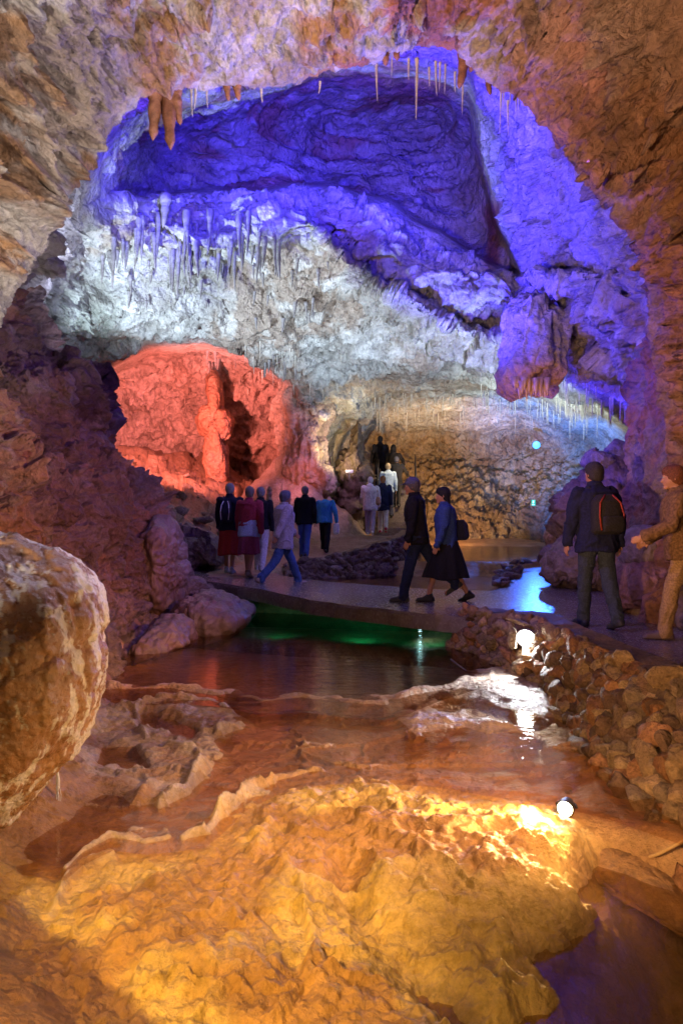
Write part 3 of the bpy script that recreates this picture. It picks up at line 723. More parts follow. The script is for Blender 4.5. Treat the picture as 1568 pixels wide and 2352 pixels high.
def rounded_chunk(size, rot, c, r):
    global ICO
    if ICO is None:
        b = bmesh.new(); bmesh.ops.create_icosphere(b, subdivisions=3, radius=1); b.verts.ensure_lookup_table()
        ICO = (np.array([v.co[:] for v in b.verts]), np.array([[v.index for v in f.verts] for f in b.faces])); b.free()
    V, Fc = ICO; nrm = r.normal(size=(9, 3)); nrm /= np.linalg.norm(nrm, axis=1, keepdims=True); h = r.uniform(.36, .8, 9)
    q = np.maximum(V@nrm.T, 0)/h; rad = (1+(q**26).sum(1))**(-1/26.)
    P = V*rad[:, None]*1.45; P = P*(1+fbm(P*2.2+r.uniform(0, 50), 3, 9)*.16)[:, None]
    return (P*np.array(size))@np.array(rot.to_matrix()).T+np.array(c), Fc
def rough_rock_mesh(name, seed, size=(1, 1, 1), n=14, sub=2, amp=.12):
    bm = bmesh.new(); chunk_bm(bm, (0, 0, 0), size, Euler((0, 0, 0)), seed, n)
    bmesh.ops.bevel(bm, geom=list(bm.edges), offset=.07*min(size), segments=2, affect='EDGES')
    bmesh.ops.triangulate(bm, faces=bm.faces)
    bmesh.ops.subdivide_edges(bm, edges=bm.edges, cuts=sub, use_grid_fill=True)
    bm.normal_update(); co_ = np.array([v.co[:] for v in bm.verts]); h = fbm(co_*3/max(size)+seed, 4, 400)*amp*min(size)
    for v, k in zip(bm.verts, h): v.co += v.normal*k
    me = bpy.data.meshes.new(name); bm.to_mesh(me); bm.free(); shade(me); return me

# the big wet flowstone boulder on the left
def fs_disp(P):
    st = ridged(P*np.array([4.5, 4.5, 1.1])+fbm(P*2, 3, 5)[..., None]*.5, 4, 331)
    return fbm(P*1.2, 4, 330)*.12+st*.024+lumps(P*13, 332)*.016+lumps(P*28, 334)*.010+fbm(P*16, 4, 333, .6)*.016+ridged(P*np.array([2, 2, .5]), 2, 335)*.025
def fs_col(P):
    c = np.ones(P.shape)*np.array((.34, .17, .09))
    c = mixc(c, (.42, .24, .10), sm(-.1, .3, fbm(P*2, 4, 336))*.8)
    coat = fbm(P*np.array([14, 14, 4])+fbm(P*4, 3, 3)[..., None]*1.2, 5, 337, .66)+.22*fbm(P*1.6, 3, 338)
    return mixc(c, (.74, .68, .66), sm(.02, .12, coat)*.85)
M_fs = rockmat('wet flowstone', 3., .8, .02, (.15, .5), grit=1., crack=.1, var=.25, spec=.7)
BO = [(-260, 1320), (-120, 1240), (0, 1236), (60, 1243), (130, 1278), (198, 1330), (236, 1400), (222, 1455), (243, 1500), (236, 1560), (215, 1640), (190, 1700), (150, 1752), (100, 1812), (50, 1872), (0, 1924), (-120, 2020), (-300, 2000), (-360, 1700)]
o = blob('flowstone_boulder', [(-60+(a+60)*.92, 1580+(b-1580)*.97) for a, b in BO],
    3.55, .48, M_fs, LIME, fs_disp, cen=(-60, 1580), nr=260, na=640, colf=fs_col)
tag(o, 'huge rounded wet flowstone boulder with white crust streaks at the left edge', 'boulder')
# dribble of water falling from its lower edge
bm = bmesh.new()
for k in range(9):
    p = GZ(134, 1872, -1.72); x0 = p[0]+random.uniform(-.006, .006); y0 = p[1]+random.uniform(-.006, .006)
    top = -1.40; rr = .0022
    prev = None
    for j in range(9):
        t = j/8; z = top+(-1.73-top)*t; sx = random.uniform(-.018, .018)*t
        ring = [bm.verts.new((x0+sx+rr*(1-.5*t)*math.cos(a), y0+rr*math.sin(a), z)) for a in (0, 2.1, 4.2)]
        if prev:
            for q in range(3): bm.faces.new((prev[q], prev[(q+1) % 3], ring[(q+1) % 3], ring[q]))
        prev = ring
tag(meshobj('water_dribble', bm, plain('falling water', (.85, .85, .9), .1, spec=.8), smooth=True), 'thin trickle of water falling from the tip of the flowstone boulder', 'water trickle', kind='stuff')

M_fl = rockmat('flowstone lobe', 2, .7, .03, (.25, .6), grit=.7, crack=.15, var=.35, spec=.5)
def lobe_col(P):
    c = np.ones(P.shape)*np.array((.20, .15, .15)); return mixc(c, (.20, .10, .07), sm(-.1, .3, fbm(P*1.7, 4, 341))*.6)
for nm, out, d, T, lab in [
    ('flowstone_ledge', [(385, 1478), (395, 1420), (410, 1392), (450, 1372), (505, 1370), (550, 1390), (582, 1414), (560, 1436), (500, 1452), (440, 1470)], 9.9, .8, 'smooth lilac flowstone ledge at the water below the left end of the bridge'),
    ('flowstone_ledge', [(235, 1600), (245, 1545), (290, 1500), (340, 1450), (380, 1418), (425, 1430), (440, 1470), (400, 1490), (350, 1498), (310, 1530), (270, 1555)], 8.6, .7, 'low rounded flowstone foot of the left cliff running down into the pool'),
    ('flowstone_column', [(350, 1330), (345, 1260), (352, 1205), (372, 1188), (395, 1200), (408, 1240), (412, 1290), (408, 1360), (400, 1420), (360, 1430)], 10.2, .7, 'brown rounded flowstone column at the end of the left cliff beside the bridge')]:
    o = blob(nm, out, d, T, M_fl, LIME, smoothdisp(.14, 1.2, len(lab)), nr=90, na=200, colf=lobe_col); tag(o, lab, 'flowstone')
def pc(a, b=None, t=.5):
    return lambda P: mixc(np.ones(P.shape)*np.array(a), b if b is not None else (a[0]*.6, a[1]*.55, a[2]*.5), sm(-.15, .3, fbm(P*1.8, 4, 351))*t)
o = blob('rock_pillar', [(788, 1200), (792, 1110), (800, 1030), (812, 995), (822, 975), (834, 1000), (830, 1060), (838, 1110), (836, 1200), (820, 1240)], 21.2, .7, M_rubble, BROWN, rockdisp(.25, .8), nr=70, na=160, colf=pc((.22, .15, .11)))
tag(o, 'dark brown rock pillar at the left of the stairway opening', 'rock pillar')
RB_ = [
    ('boulder', [(1258, 1250), (1262, 1205), (1285, 1172), (1312, 1160), (1335, 1185), (1335, 1260), (1300, 1275), (1266, 1270)], 13.4, .45, (.46, .30, .27), 'smooth pink boulder beside the far end of the right path', smoothdisp(.1)),
    ('boulder', [(1256, 1320), (1262, 1270), (1290, 1245), (1330, 1240), (1390, 1260), (1400, 1330), (1380, 1372), (1320, 1352), (1275, 1335)], 11.6, .7, (.24, .18, .18), 'knobbly dark purple boulder at the foot of the right rock pile', rockdisp(.14)),
    ('rock_mass', [(1312, 1320), (1302, 1180), (1330, 1110), (1375, 1085), (1440, 1060), (1520, 1080), (1540, 1330), (1400, 1380)], 12.4, .8, (.27, .19, .18), 'dark rock mass between the far path and the right wall', rockdisp(.24)),
    ('angular_rock', [(1338, 1062), (1345, 1040), (1385, 1036), (1402, 1048), (1398, 1078), (1380, 1084), (1350, 1074)], 12.2, .3, (.42, .36, .33), 'angular grey slab lying on top of the right rock pile', rockdisp(.06)),
    ('angular_rock', [(1392, 1050), (1400, 1022), (1425, 1012), (1446, 1030), (1446, 1072), (1410, 1076)], 12.5, .3, (.36, .32, .32), 'pointed grey block leaning against the right wall on the rock pile', rockdisp(.07)),
    ('boulder', [(1420, 1270), (1424, 1235), (1450, 1212), (1490, 1208), (1530, 1230), (1540, 1290), (1500, 1310), (1440, 1305)], 8.6, .35, (.32, .25, .26), 'rounded lilac boulder lodged against the right wall behind the walkway', smoothdisp(.09)),
    ('boulder', [(1405, 1385), (1408, 1320), (1440, 1290), (1500, 1285), (1545, 1320), (1560, 1390), (1500, 1400), (1440, 1402)], 8.5, .5, (.30, .16, .15), 'large maroon boulder at the foot of the right wall beside the walkway', smoothdisp(.13)),
    ('boulder', [(372, 1285), (380, 1232), (410, 1215), (450, 1212), (480, 1222), (500, 1250), (505, 1296), (470, 1308), (410, 1310)], 13.5, .6, (.26, .19, .17), 'dark block of rock at the left end of the bridge behind the walkers', rockdisp(.14)),
    ('boulder', [(400, 1368), (402, 1345), (430, 1335), (470, 1340), (492, 1358), (478, 1372), (440, 1380)], 10.9, .35, (.22, .16, .15), 'low flat stone under the left end of the bridge', rockdisp(.06)),
    ('boulder', [(395, 1330), (400, 1304), (425, 1300), (440, 1318), (430, 1338)], 11.8, .25, (.25, .18, .16), 'small dark stone wedged beside the left bridge end', rockdisp(.05)),
    ('boulder', [(122, 900), (118, 855), (140, 838), (185, 838), (222, 868), (232, 920), (230, 990), (190, 1010), (140, 960)], 10.4, .6, (.20, .15, .17), 'dark blocky rock crowning the left cliff', rockdisp(.2)),
    ('boulder', [(150, 1010), (155, 985), (180, 975), (205, 985), (232, 1010), (228, 1060), (190, 1070), (160, 1045)], 9.9, .5, (.24, .16, .15), 'rounded dark rock on the slope of the left cliff', rockdisp(.13))]
for nm, out, d, T, c_, lab, df in RB_:
    o = blob(nm, out, d, T, M_rubble, c_, df, nr=60, na=140, colf=pc(c_, None, .5)); tag(o, lab, 'rock')
def stalagmite(X, Yb, d, h, r, lab, cat='stalagmite'):
    base = G(X, Yb, d); nz, na = 26, 18
    t = np.linspace(0, 1, nz); prof = r*(1-.25*t)*np.where(t > .78, np.sqrt(np.clip(1-((t-.78)/.22)**2, 0, 1)), 1)*(1+.12*np.sin(t*19))+.001
    th = np.linspace(0, 2*math.pi, na, endpoint=False)
    P = np.stack([base[0]+prof[:, None]*np.cos(th), base[1]+prof[:, None]*np.sin(th), base[2]+t[:, None]*h+0*th], -1)
    P = P+(fbm(P*9, 3, 360)*r*.2)[..., None]
    return tag(grid('stalagmite', P, M_rubble, col=np.ones(P.shape)*np.array((.45, .30, .22)), wrap=True, flip=False), lab, cat)
stalagmite(230, 1112, 9.3, .27, .055, 'small knob-topped stalagmite standing on the left cliff')
stalagmite(618, 1150, 16.6, .35, .07, 'short orange stalagmite on the slope behind the walkers')
# flowstone column in the red grotto
gcol = blob('grotto_column', [(478, 1100), (482, 1000), (486, 930), (482, 870), (492, 845), (503, 870), (502, 940), (508, 1010), (522, 1100), (500, 1110)], 21.2, .5, M_chamber, LIME, lambda P: smoothdisp(.12, 1.0, 3)(P)+lumps(P*3.5, 8)*.12, nr=90, na=120, colf=pc((.52, .26, .16), (.6, .4, .3)))
tag(gcol, 'tall bumpy flowstone column standing in the red grotto', 'column')
tag(blob('flowstone_curtain', [(655, 1110), (662, 1040), (652, 980), (640, 930), (655, 885), (700, 870), (745, 900), (748, 960), (728, 1000), (738, 1060), (765, 1120), (700, 1130)], 20.3, .6, M_chamber, LIME,
    lambda P: ridged(P*np.array([3, 3, .5]), 3, 381)*.28+fbm(P*2, 4, 382)*.22, nr=90, na=200, colf=pc((.50, .40, .34))), 'pale fluted flowstone curtain joining the grotto ceiling to the mound', 'flowstone')
# hanging drapery
def drape_disp(P): return ridged(P*np.array([3.0, 3.0, .45]), 3, 371)*.22+lumps(P*6, 372)*.06+fbm(P*7, 4, 373)*.06
dr = blob('drapery', [(1176, 905), (1178, 820), (1186, 770), (1192, 700), (1240, 690), (1278, 745), (1276, 770), (1264, 820), (1262, 895), (1252, 888), (1246, 868), (1238, 888), (1226, 862), (1218, 885), (1208, 868), (1200, 892), (1190, 880)], 13.4, .75, M_chamber, LIME, drape_disp, cen=(1222, 790), nr=120, na=420,
    colf=lambda P: mixc(np.ones(P.shape)*np.array((.60, .56, .54)), (.62, .36, .12), sm(3.1, 2.5, P[..., 2])*.9))  # orange lamplight on the tips is painted into the colour
tag(dr, 'massive hanging drapery of flowstone with ragged tips tinted orange as if lit under the blue brow', 'drapery')

M_tip = rockmat('calcite painted amber-lit', 3, .5, .02, (.3, .6), grit=.5, crack=.1, var=.25, col=(.60, .42, .20))  # tip colour carries a painted amber glow of lamplight
def tips():
    r = random.Random(4)
    for k in range(15):
        X = 1182+k*5.3; L = r.uniform(.2, .42); base = G(X, 893+r.uniform(-14, 8), 12.62+r.uniform(0, .35)); b = bmesh.new(); bmesh.ops.create_cone(b, segments=8, radius1=.003, radius2=.075, depth=L, cap_ends=True, matrix=Matrix.Translation(tuple(base)))
        meshobj('tip', b, M_tip, dr, True)
tips()
# ------------------------------------------------------------------ stalactites
def stal_mesh(seed, fat, bend=0.):
    r = random.Random(seed); nz, na = 14, 7
    t = np.linspace(0, 1, nz); rad = fat*((1-t)**.8*.8+.2*(1-t)**.3) if fat < .1 else fat*.8*(1.25-.6*t)*np.sqrt(np.clip(1-np.clip((t-.75)/.25, 0, 1)**2, 0, 1))
    rad = rad*(1+.18*np.array([r.uniform(-1, 1) for _ in t]))+.0008
    th = np.linspace(0, 2*math.pi, na, endpoint=False); ox = bend*t**2*r.choice((-1, 1))
    P = np.stack([ox[:, None]+rad[:, None]*np.cos(th), rad[:, None]*np.sin(th), -t[:, None]+0*th], -1)
    o = grid('stalactite', P, None, wrap=True, col=np.ones(P.shape)*np.array((.62, .57, .50)))
    me = o.data; bpy.data.objects.remove(o); return me
SM = {'straw': [stal_mesh(k, .022, .02) for k in range(4)], 'icicle': [stal_mesh(10+k, .075, .06) for k in range(5)], 'fat': [stal_mesh(20+k, .10, .08) for k in range(4)]}
M_st = rockmat('stalactite limestone', 3, .5, .02, (.3, .6), grit=.6, crack=.1, var=.3)
M_sr = rockmat('rust stalactite', 3, .6, .03, (.4, .7), grit=.8, crack=.2, var=.4, col=(.30, .13, .07))
for k in SM:
    for me in SM[k]: me.materials.append(M_st)
for me in SM['fat']: me.materials[0] = M_sr
M_sd = rockmat('shade-dark stalactite', 3, .6, .03, (.3, .6), grit=.8, crack=.2, var=.4, col=(.30, .27, .27))  # stone darkened as if backlit; the shade is put into its colour
for me in SM['icicle']: me.materials[0] = M_sd
def hang(kind, p, L, label, group, name='stalactite', up=.12):
    me = random.choice(SM[kind]); o = bpy.data.objects.new(name, me); COL.objects.link(o)
    o.location = (p[0], p[1], p[2]+up*L); s = L*(1+up); w_ = random.uniform(.8, 1.25)*(L**.5 if kind != 'straw' else max(.7, L**.5))
    o.scale = (w_, w_, s); o.rotation_euler = (0, 0, random.uniform(0, 6.28)); tag(o, label, 'stalactite', group); return o
def cluster(kind, n, X0, X1, Yf, L0, L1, label, group, name='stalactite', toward=.12):
    for k in range(n):
        X = random.uniform(X0, X1); Y = Yf(X); p = np.array(chamber_pt(X, Y)); p = p*(1-toward/p[1]); hang(kind, p, random.uniform(L0, L1)**1.0, label, group, name)
rf = random.uniform
cluster('icicle', 46, 200, 660, lambda X: rf(505, 590)+(20 if X < 300 else 0), .35, .95, 'dark icicle-shaped stalactite in the long row across the white-lit ceiling', 'icicle stalactites on the white-lit ceiling')
cluster('icicle', 34, 290, 760, lambda X: rf(590, 700), .15, .45, 'short stalactite on the bright middle part of the white-lit ceiling', 'short stalactites on the white-lit ceiling')
cluster('straw', 70, 850, 1180, lambda X: rf(905, 950), .25, .6, 'thin straw stalactite hanging over the entrance of the far warm passage', 'straws over the warm passage', 'straw_stalactite')
cluster('straw', 80, 1180, 1440, lambda X: rf(900, 965), .22, .6, 'thin pale straw stalactite in the fringe above the blue-lit passage', 'straws over the blue passage', 'straw_stalactite')
cluster('straw', 40, 1100, 1450, lambda X: rf(820, 890), .2, .4, 'short straw stalactite on the white ceiling around the hanging drapery', 'straws around the drapery', 'straw_stalactite')
cluster('straw', 34, 560, 800, lambda X: rf(770, 900), .2, .45, 'fine straw stalactite on the grey ceiling right of the red grotto', 'straws right of the red grotto', 'straw_stalactite')
cluster('icicle', 14, 470, 690, lambda X: rf(800, 850), .2, .5, 'reddish stalactite along the upper lip of the red grotto', 'stalactites on the grotto lip')
for X, Y, L in [(864, 150, .42), (900, 118, .3), (957, 150, .62), (938, 140, .2), (1000, 150, .35), (1010, 150, .28), (1022, 155, .3), (1062, 190, .38), (1150, 180, .62), (1157, 175, .35), (1165, 240, .35), (1172, 180, .3), (1184, 185, .42), (1192, 190, .3), (985, 160, .2), (1044, 170, .2)]:
    hang('straw', G(X, Y, 7.55), L, 'slender lilac stalactite hanging from the vault edge at the upper right', 'slender stalactites on the upper right vault edge').scale.x *= 1.0
for X, Y, L, d in [(1065, 125, .34, 7.15), (1118, 165, .25, 7.15), (1090, 100, .3, 7.1), (884, 95, .22, 6.9), (908, 90, .2, 6.9)]:
    hang('fat', G(X, Y, d), L, 'blunt rust-brown stalactite under the vault edge at the upper right', 'blunt rust stalactites on the upper right vault edge')
for X, Y, L, d in [(356, 205, .5, 6.9), (388, 205, .66, 7.0), (372, 205, .3, 7.0), (543, 180, .2, 6.9), (520, 178, .22, 6.9), (404, 205, .35, 7.)]:
    hang('fat', G(X, Y, d), L, 'blunt rust-brown stalactite under the vault edge at the upper left', 'blunt rust stalactites on the upper left vault edge')
for X, Y, L in [(450, 205, .22), (475, 205, .2), (440, 205, .3), (600, 205, .14), (735, 190, .12)]:
    hang('straw', G(X, Y, 7.3), L, 'thin stalactite under the vault edge at the upper left', 'thin stalactites on the upper left vault edge')
for X, Y, L, k in [(958, 470, .6, 'fat'), (380, 480, .6, 'fat')]:
    p = chamber_pt(X, Y); o = hang('icicle', p*(1-.35/p[1]), L, {460: 'pointed lilac-white flowstone spike hanging on the left of the blue wall', 958: 'single pale stalactite spike at the notch of the brow', 380: 'bent blue stalactite at the left end of the white-lit ceiling'}[X], None); o.scale.x = o.scale.y = 1.8

# ------------------------------------------------------------------ rubble on the slope, stones in the shallows
RM = [rough_rock_mesh('rock', 50+k, (1, .8, .62)) for k in range(7)]
for me in RM: setcol(me, np.tile(np.array((.34, .25, .21)), (len(me.vertices), 1))); me.materials.append(M_rubble)
def gz_at(x, y): return float(ground_z(np.array([x]), np.array([y]))[0][0])
def put_rock(x, y, s, label, group, cat='rock', sink=.3, z=None, name='rock', flat=1.):
    o = bpy.data.objects.new(name, random.choice(RM)); COL.objects.link(o); z = gz_at(x, y) if z is None else z
    o.location = (x, y, z+s*(.45-sink)); o.scale = (s*rf(.8, 1.2), s*rf(.8, 1.2), s*rf(.7, 1.1)*flat); o.rotation_euler = (rf(-.5, .5), rf(-.5, .5), rf(0, 6.3)); return tag(o, label, cat, group)
slope_xy = []
for k in range(90):
    X = rf(300, 640); Y = rf(1075, 1290)
    d = 12.4+(1300-Y)/230*6.5+rf(-.5, .8); x = (X-784)/F*d
    if sdpoly(np.array([x]), np.array([d]), pathpoly)[0] < .25: continue
    slope_xy.append((x, d)); put_rock(x, d, rf(.08, .3)**1.1, 'broken brown rock lying on the rubble slope below the red grotto', 'loose rocks on the rubble slope')
for k in range(34):                                         # stony ridge between pools
    t = rf(0, 1); p = np.array([2.75, 11.6])*(1-t)+np.array([3.7, 14.8])*t; put_rock(p[0]+rf(-.18, .18), p[1], rf(.09, .17), 'jagged dark stone of the low ridge left of the blue wet path', 'stones of the low ridge beside the blue path', z=-1.32+rf(0, .12))
for k in range(30):
    t = rf(0, 1); a = [(3.7, 14.8), (5.2, 15.6)] if k % 2 else [(4.9, 16.5), (6.5, 21)]; p = np.array(a[0])*(1-t)+np.array(a[1])*t
    put_rock(p[0]+rf(-.1, .1), p[1]+rf(-.1, .1), rf(.08, .14), 'small kerb stone edging the far pool', 'kerb stones of the far pool', z=-1.1)
for X, Y, s, lab in [(1302, 1842, .17, 'flat wet stone lying above the submerged lamp'), (1335, 1878, .15, 'rounded amber stone right of the submerged lamp'), (1390, 1858, .16, 'brown wet stone under the stone wall'), (1440, 1905, .22, 'broad brown stone under water at the foot of the stone wall'),
                     (1360, 1925, .13, 'small dark stone below the cable'), (1350, 2080, .26, 'rounded boulder sunk in the dark deep pool'), (1240, 1812, .08, 'small flat pebble in the shallow water beside the lamp')]:
    p = GZ(X, Y, -1.86 if Y < 1950 else -2.3); put_rock(p[0], p[1], s, lab, None, z=p[2]-.02, flat=.7)
sl_ = bpy.data.meshes.new('slab'); bm = bmesh.new()
o = bpy.data.objects.new('submerged_slab', rough_rock_mesh('submerged_slab', 77, (.62, .24, .12), n=26, sub=3, amp=.35)); COL.objects.link(o)
setcol(o.data, np.tile(np.array((.42, .24, .10)), (len(o.data.vertices), 1))); o.data.materials.append(M_rubble)
p = GZ(1455, 2030, -1.97); o.location = p; o.rotation_euler = (0, .1, math.radians(-52)); tag(o, 'long tapering rock slab lying just under water at the right', 'rock slab')
bm.free()

# ------------------------------------------------------------------ walkway slab with the bridge
def slab(name, pts, top, thick, mat, col, parent=None, seed=0, cell=.07):
    pts = np.array(pts, float); x0, y0 = pts.min(0); x1, y1 = pts.max(0)
    bm = bmesh.new(); vs = [bm.verts.new((x, y, 0)) for x, y in pts]; bm.faces.new(vs)
    bmesh.ops.subdivide_edges(bm, edges=bm.edges, cuts=0)
    for e in list(bm.edges):
        L = e.calc_length()
        if L > .2: bmesh.ops.subdivide_edges(bm, edges=[e], cuts=int(L/.12))
    bm.verts.ensure_lookup_table(); f = bm.faces[:][0]
    if f.normal.z < 0: bmesh.ops.reverse_faces(bm, faces=[f])
    g = bmesh.ops.extrude_face_region(bm, geom=[f])
    for v in g['geom']:
        if isinstance(v, bmesh.types.BMVert): v.co.z -= thick
    bmesh.ops.recalc_face_normals(bm, faces=bm.faces)
    bmesh.ops.bevel(bm, geom=[e for e in bm.edges if abs(e.verts[0].co.z) < 1e-5 and abs(e.verts[1].co.z) < 1e-5], offset=.03, segments=2, affect='EDGES')
    bmesh.ops.triangulate(bm, faces=bm.faces)
    c_ = np.array([v.co[:] for v in bm.verts]); jx = fbm(c_*1.6, 4, 500+seed)*.09+fbm(c_*7, 3, 501)*.02; jy = fbm(c_*1.6+30, 4, 502)*.09+fbm(c_*7+4, 3, 503)*.02
    for v, a, b in zip(bm.verts, jx, jy):
        v.co.z += top(v.co.x, v.co.y); v.co.x += a*(.3 if v.co.z > 0 else 1); v.co.y += b
    return meshobj(name, bm, mat, parent, col=col)
M_walk = rockmat('wet walkway concrete', 2.2, .35, .012, (.10, .34), grit=.12, crack=.05, var=.3, spec=.6)
wk = [tuple(GZ(X, Y, -1.2)[:2]) for X, Y in [(392, 1322), (420, 1338), (500, 1343)]]+[tuple(GZ(X, Y, -1.28)[:2]) for X, Y in [(600, 1362), (700, 1378), (800, 1391), (900, 1403), (1000, 1413), (1100, 1423), (1200, 1430), (1280, 1462), (1340, 1497), (1430, 1545), (1568, 1600)]]
wk += [(2.75, 3.0), (2.75, -1), (6, -1), (6, 9), (4.5, 9.6), (4.3, 11.2), (4.25, 13.2), (5.5, 15.3), (6.9, 18.5), (8.2, 23), (6.9, 23), (5.5, 18.5), (4.6, 15.9), (3.5, 14.7), (3.1, 13.2), (2.95, 11.8), (2.4, 11.05), (1.2, 11.45), (.2, 12.2), (-1.2, 13.3), (-1.45, 14.3), (-1.7, 15.2), (-3.0, 13.6)]
o = slab('walkway', wk, lambda x, y: float(wz(x))+.004, .2, M_walk, (.21, .18, .18)); tag(o, kind='structure')
# stairway to the upper passage
bm = bmesh.new()
for k in range(11):
    z = -.62+k*.155; y = 19.9+k*.34
    b = bmesh.ops.create_cube(bm, size=1, matrix=Matrix.Translation((1.62+.03*k, y+2, z-.4))@Matrix.Diagonal((1.25-.02*k, 4, .8, 1)))
o = meshobj('stairway', bm, M_walk, col=(.26, .21, .18)); tag(o, 'wet concrete steps climbing to the upper passage', 'stairs')
def tube_bm(bm, pts, r, seg=8):
    pts = [Vector(p) for p in pts]; prev = None
    for i, p in enumerate(pts):
        t = (pts[min(i+1, len(pts)-1)]-pts[max(i-1, 0)]).normalized(); a = t.orthogonal().normalized(); b = t.cross(a)
        if prev is not None and a.dot(prev_a) < 0: pass
        if i: a = (prev_a-t*prev_a.dot(t)).normalized(); b = t.cross(a)
        ring = [bm.verts.new(p+(a*math.cos(q*2*math.pi/seg)+b*math.sin(q*2*math.pi/seg))*r) for q in range(seg)]
        if prev is not None:
            for q in range(seg): bm.faces.new((prev[q], prev[(q+1) % seg], ring[(q+1) % seg], ring[q]))
        else: bm.faces.new(ring[::-1])
        prev = ring; prev_a = a
    bm.faces.new(prev)
M_steel = plain('dark railing steel', (.10, .10, .11), .45, .6)
for side, lab in ((1, 'dark steel handrail on the right of the steps'), (-1, 'dark steel handrail on the left at the top of the steps')):
    rt = empty('handrail', (1.62+side*.62, 20.2, -.6), label=lab, cat='handrail')
    ks = list(range(0, 11, 2)) if side > 0 else [6, 8, 10]
    bm = bmesh.new(); tube_bm(bm, [(side*.0+.03*k, k*.34, .155*k+1.0) for k in ks], .022); meshobj('rail', bm, M_steel, rt, True)
    bm = bmesh.new(); tube_bm(bm, [(.03*k, k*.34, .155*k+.5) for k in ks], .014); meshobj('rail', bm, M_steel, rt, True)
    for k in ks:
        bm = bmesh.new(); tube_bm(bm, [(.03*k, k*.34, .155*k-.05), (.03*k, k*.34, .155*k+1.0)], .02); meshobj('post', bm, M_steel, rt, True)

# ------------------------------------------------------------------ dry stone walls
M_stone = rockmat('wall stones', 3.2, 1., .07, (.6, .92), grit=.9, crack=.4, var=.45, spec=.2)
M_mortar = rockmat('earthy mortar', 3, 1., .05, (.5, .9), grit=1.4, crack=.3, var=.4, col=(.26, .17, .10))
def stone_wall(name, base, top, label, size, seed=0, topcap=True, cols=((.52, .27, .13), (.46, .34, .23), (.58, .40, .22), (.32, .20, .13))):
    rt = empty(name, tuple(base[0]), label=label, cat='stone wall'); org = Vector(base[0])
    B = np.array(base, float); T = np.array(top, float)
    L = np.concatenate([[0], np.cumsum(np.linalg.norm(np.diff(B+T, axis=0)/2, axis=1))])
    def at(s, h):
        b = np.array([np.interp(s, L, B[:, k]) for k in range(3)]); t = np.array([np.interp(s, L, T[:, k]) for k in range(3)])
        return b*(1-h)+t*h, t-b
    ns = int(L[-1]/.03); nh = 44; S = np.linspace(0, L[-1], ns); Hh = np.linspace(-.15, 1, nh)
    P = np.array([[at(s, h)[0] for s in S] for h in Hh])
    n = gnormals(P, (0, 0, -.5)); P = P-n*.03+n*(fbm(P*5, 4, 600+seed)*.09+lumps(P*16, 9)*.02)[..., None]
    # back side of the core: cap going horizontally away
    cap = [P[-1]+np.array([0, 0, .0])-np.array([[nn[0], nn[1], 0] for nn in n[-1]])*w_ for w_ in (.12, .25, .4)]
    P = np.concatenate([P, np.array(cap)], 0)-np.array(org)
    grid('core', P, M_mortar, rt)
    r = random.Random(seed+5); nr_ = np.random.default_rng(seed+3); VV, FF, CC = [], [], []; base_n = 0
    h = .0; Hm = float(np.mean(np.linalg.norm(T-B, axis=1)))
    while h < 1.04:
        s = r.uniform(0, size)
        while s < L[-1]:
            w_ = size*r.choice((.45, .7, .9, 1.2, 1.6))*r.uniform(.85, 1.15); p, up = at(min(s+w_/2, L[-1]), min(h+r.uniform(-.04, .04), 1.02))
            e, _ = at(min(s+.05, L[-1]), min(h, 1)); e2, _ = at(max(s-.05, 0), min(h, 1)); tang = Vector(e-e2); tang.normalize(); upv = Vector(up).normalized(); nn = tang.cross(upv).normalized()
            if nn.dot(Vector(-p)) < 0: nn = -nn
            M = Matrix((tang, nn, upv)).transposed()
            rot = (M@Euler((r.uniform(-.3, .3), r.uniform(-.6, .6), r.uniform(-.3, .3))).to_matrix()).to_euler()
            hh = size*r.uniform(.32, .62)*(1.35 if r.random() < .2 else 1)
            pos = Vector(p)+nn*r.uniform(-.06, .0)-org
            V_, F_ = rounded_chunk((w_*.58, size*.42, hh), rot, pos, nr_)
            c_ = r.choice(cols); q = r.uniform(.7, 1.2); VV.append(V_); FF.append(F_+base_n); base_n += len(V_); CC.append(np.tile(np.array(c_)*q, (len(V_), 1)))
            s += w_*.84
        h += size*.62/Hm
    V_ = np.concatenate(VV); F_ = np.concatenate(FF); me = bpy.data.meshes.new('stones')
    nrmv = fbm(V_*16, 3, 610)*.012; V_ = V_+nrmv[:, None]
    me.vertices.add(len(V_)); me.vertices.foreach_set('co', V_.astype(np.float32).ravel()); me.loops.add(len(F_)*3); me.loops.foreach_set('vertex_index', F_.astype(np.int32).ravel())
    me.polygons.add(len(F_)); me.polygons.foreach_set('loop_start', np.arange(0, len(F_)*3, 3, dtype=np.int32)); me.update(calc_edges=True); setcol(me, np.concatenate(CC)); shade(me); link('stones', me, M_stone, rt)
    return rt
stone_wall('stone_wall', [(1.62, 7.75, -1.75), (1.70, 7.2, -1.76), (1.80, 6.3, -1.76), (1.83, 5.6, -1.78), (1.66, 4.8, -1.84), (1.62, 4.2, -1.92), (1.66, 3.6, -2.0), (1.80, 3.0, -2.0), (1.95, 2.0, -2.0)],
           [(1.66, 8.0, -1.18), (1.98, 7.5, -1.12), (2.12, 6.5, -1.16), (2.16, 5.6, -1.15), (2.2, 5.0, -1.13), (2.28, 4.5, -1.12), (2.35, 3.9, -1.10), (2.45, 3.2, -1.10), (2.55, 2.0, -1.1)],
           'long wall of rough ochre stones along the right bank beneath the walkway', .17, 1)
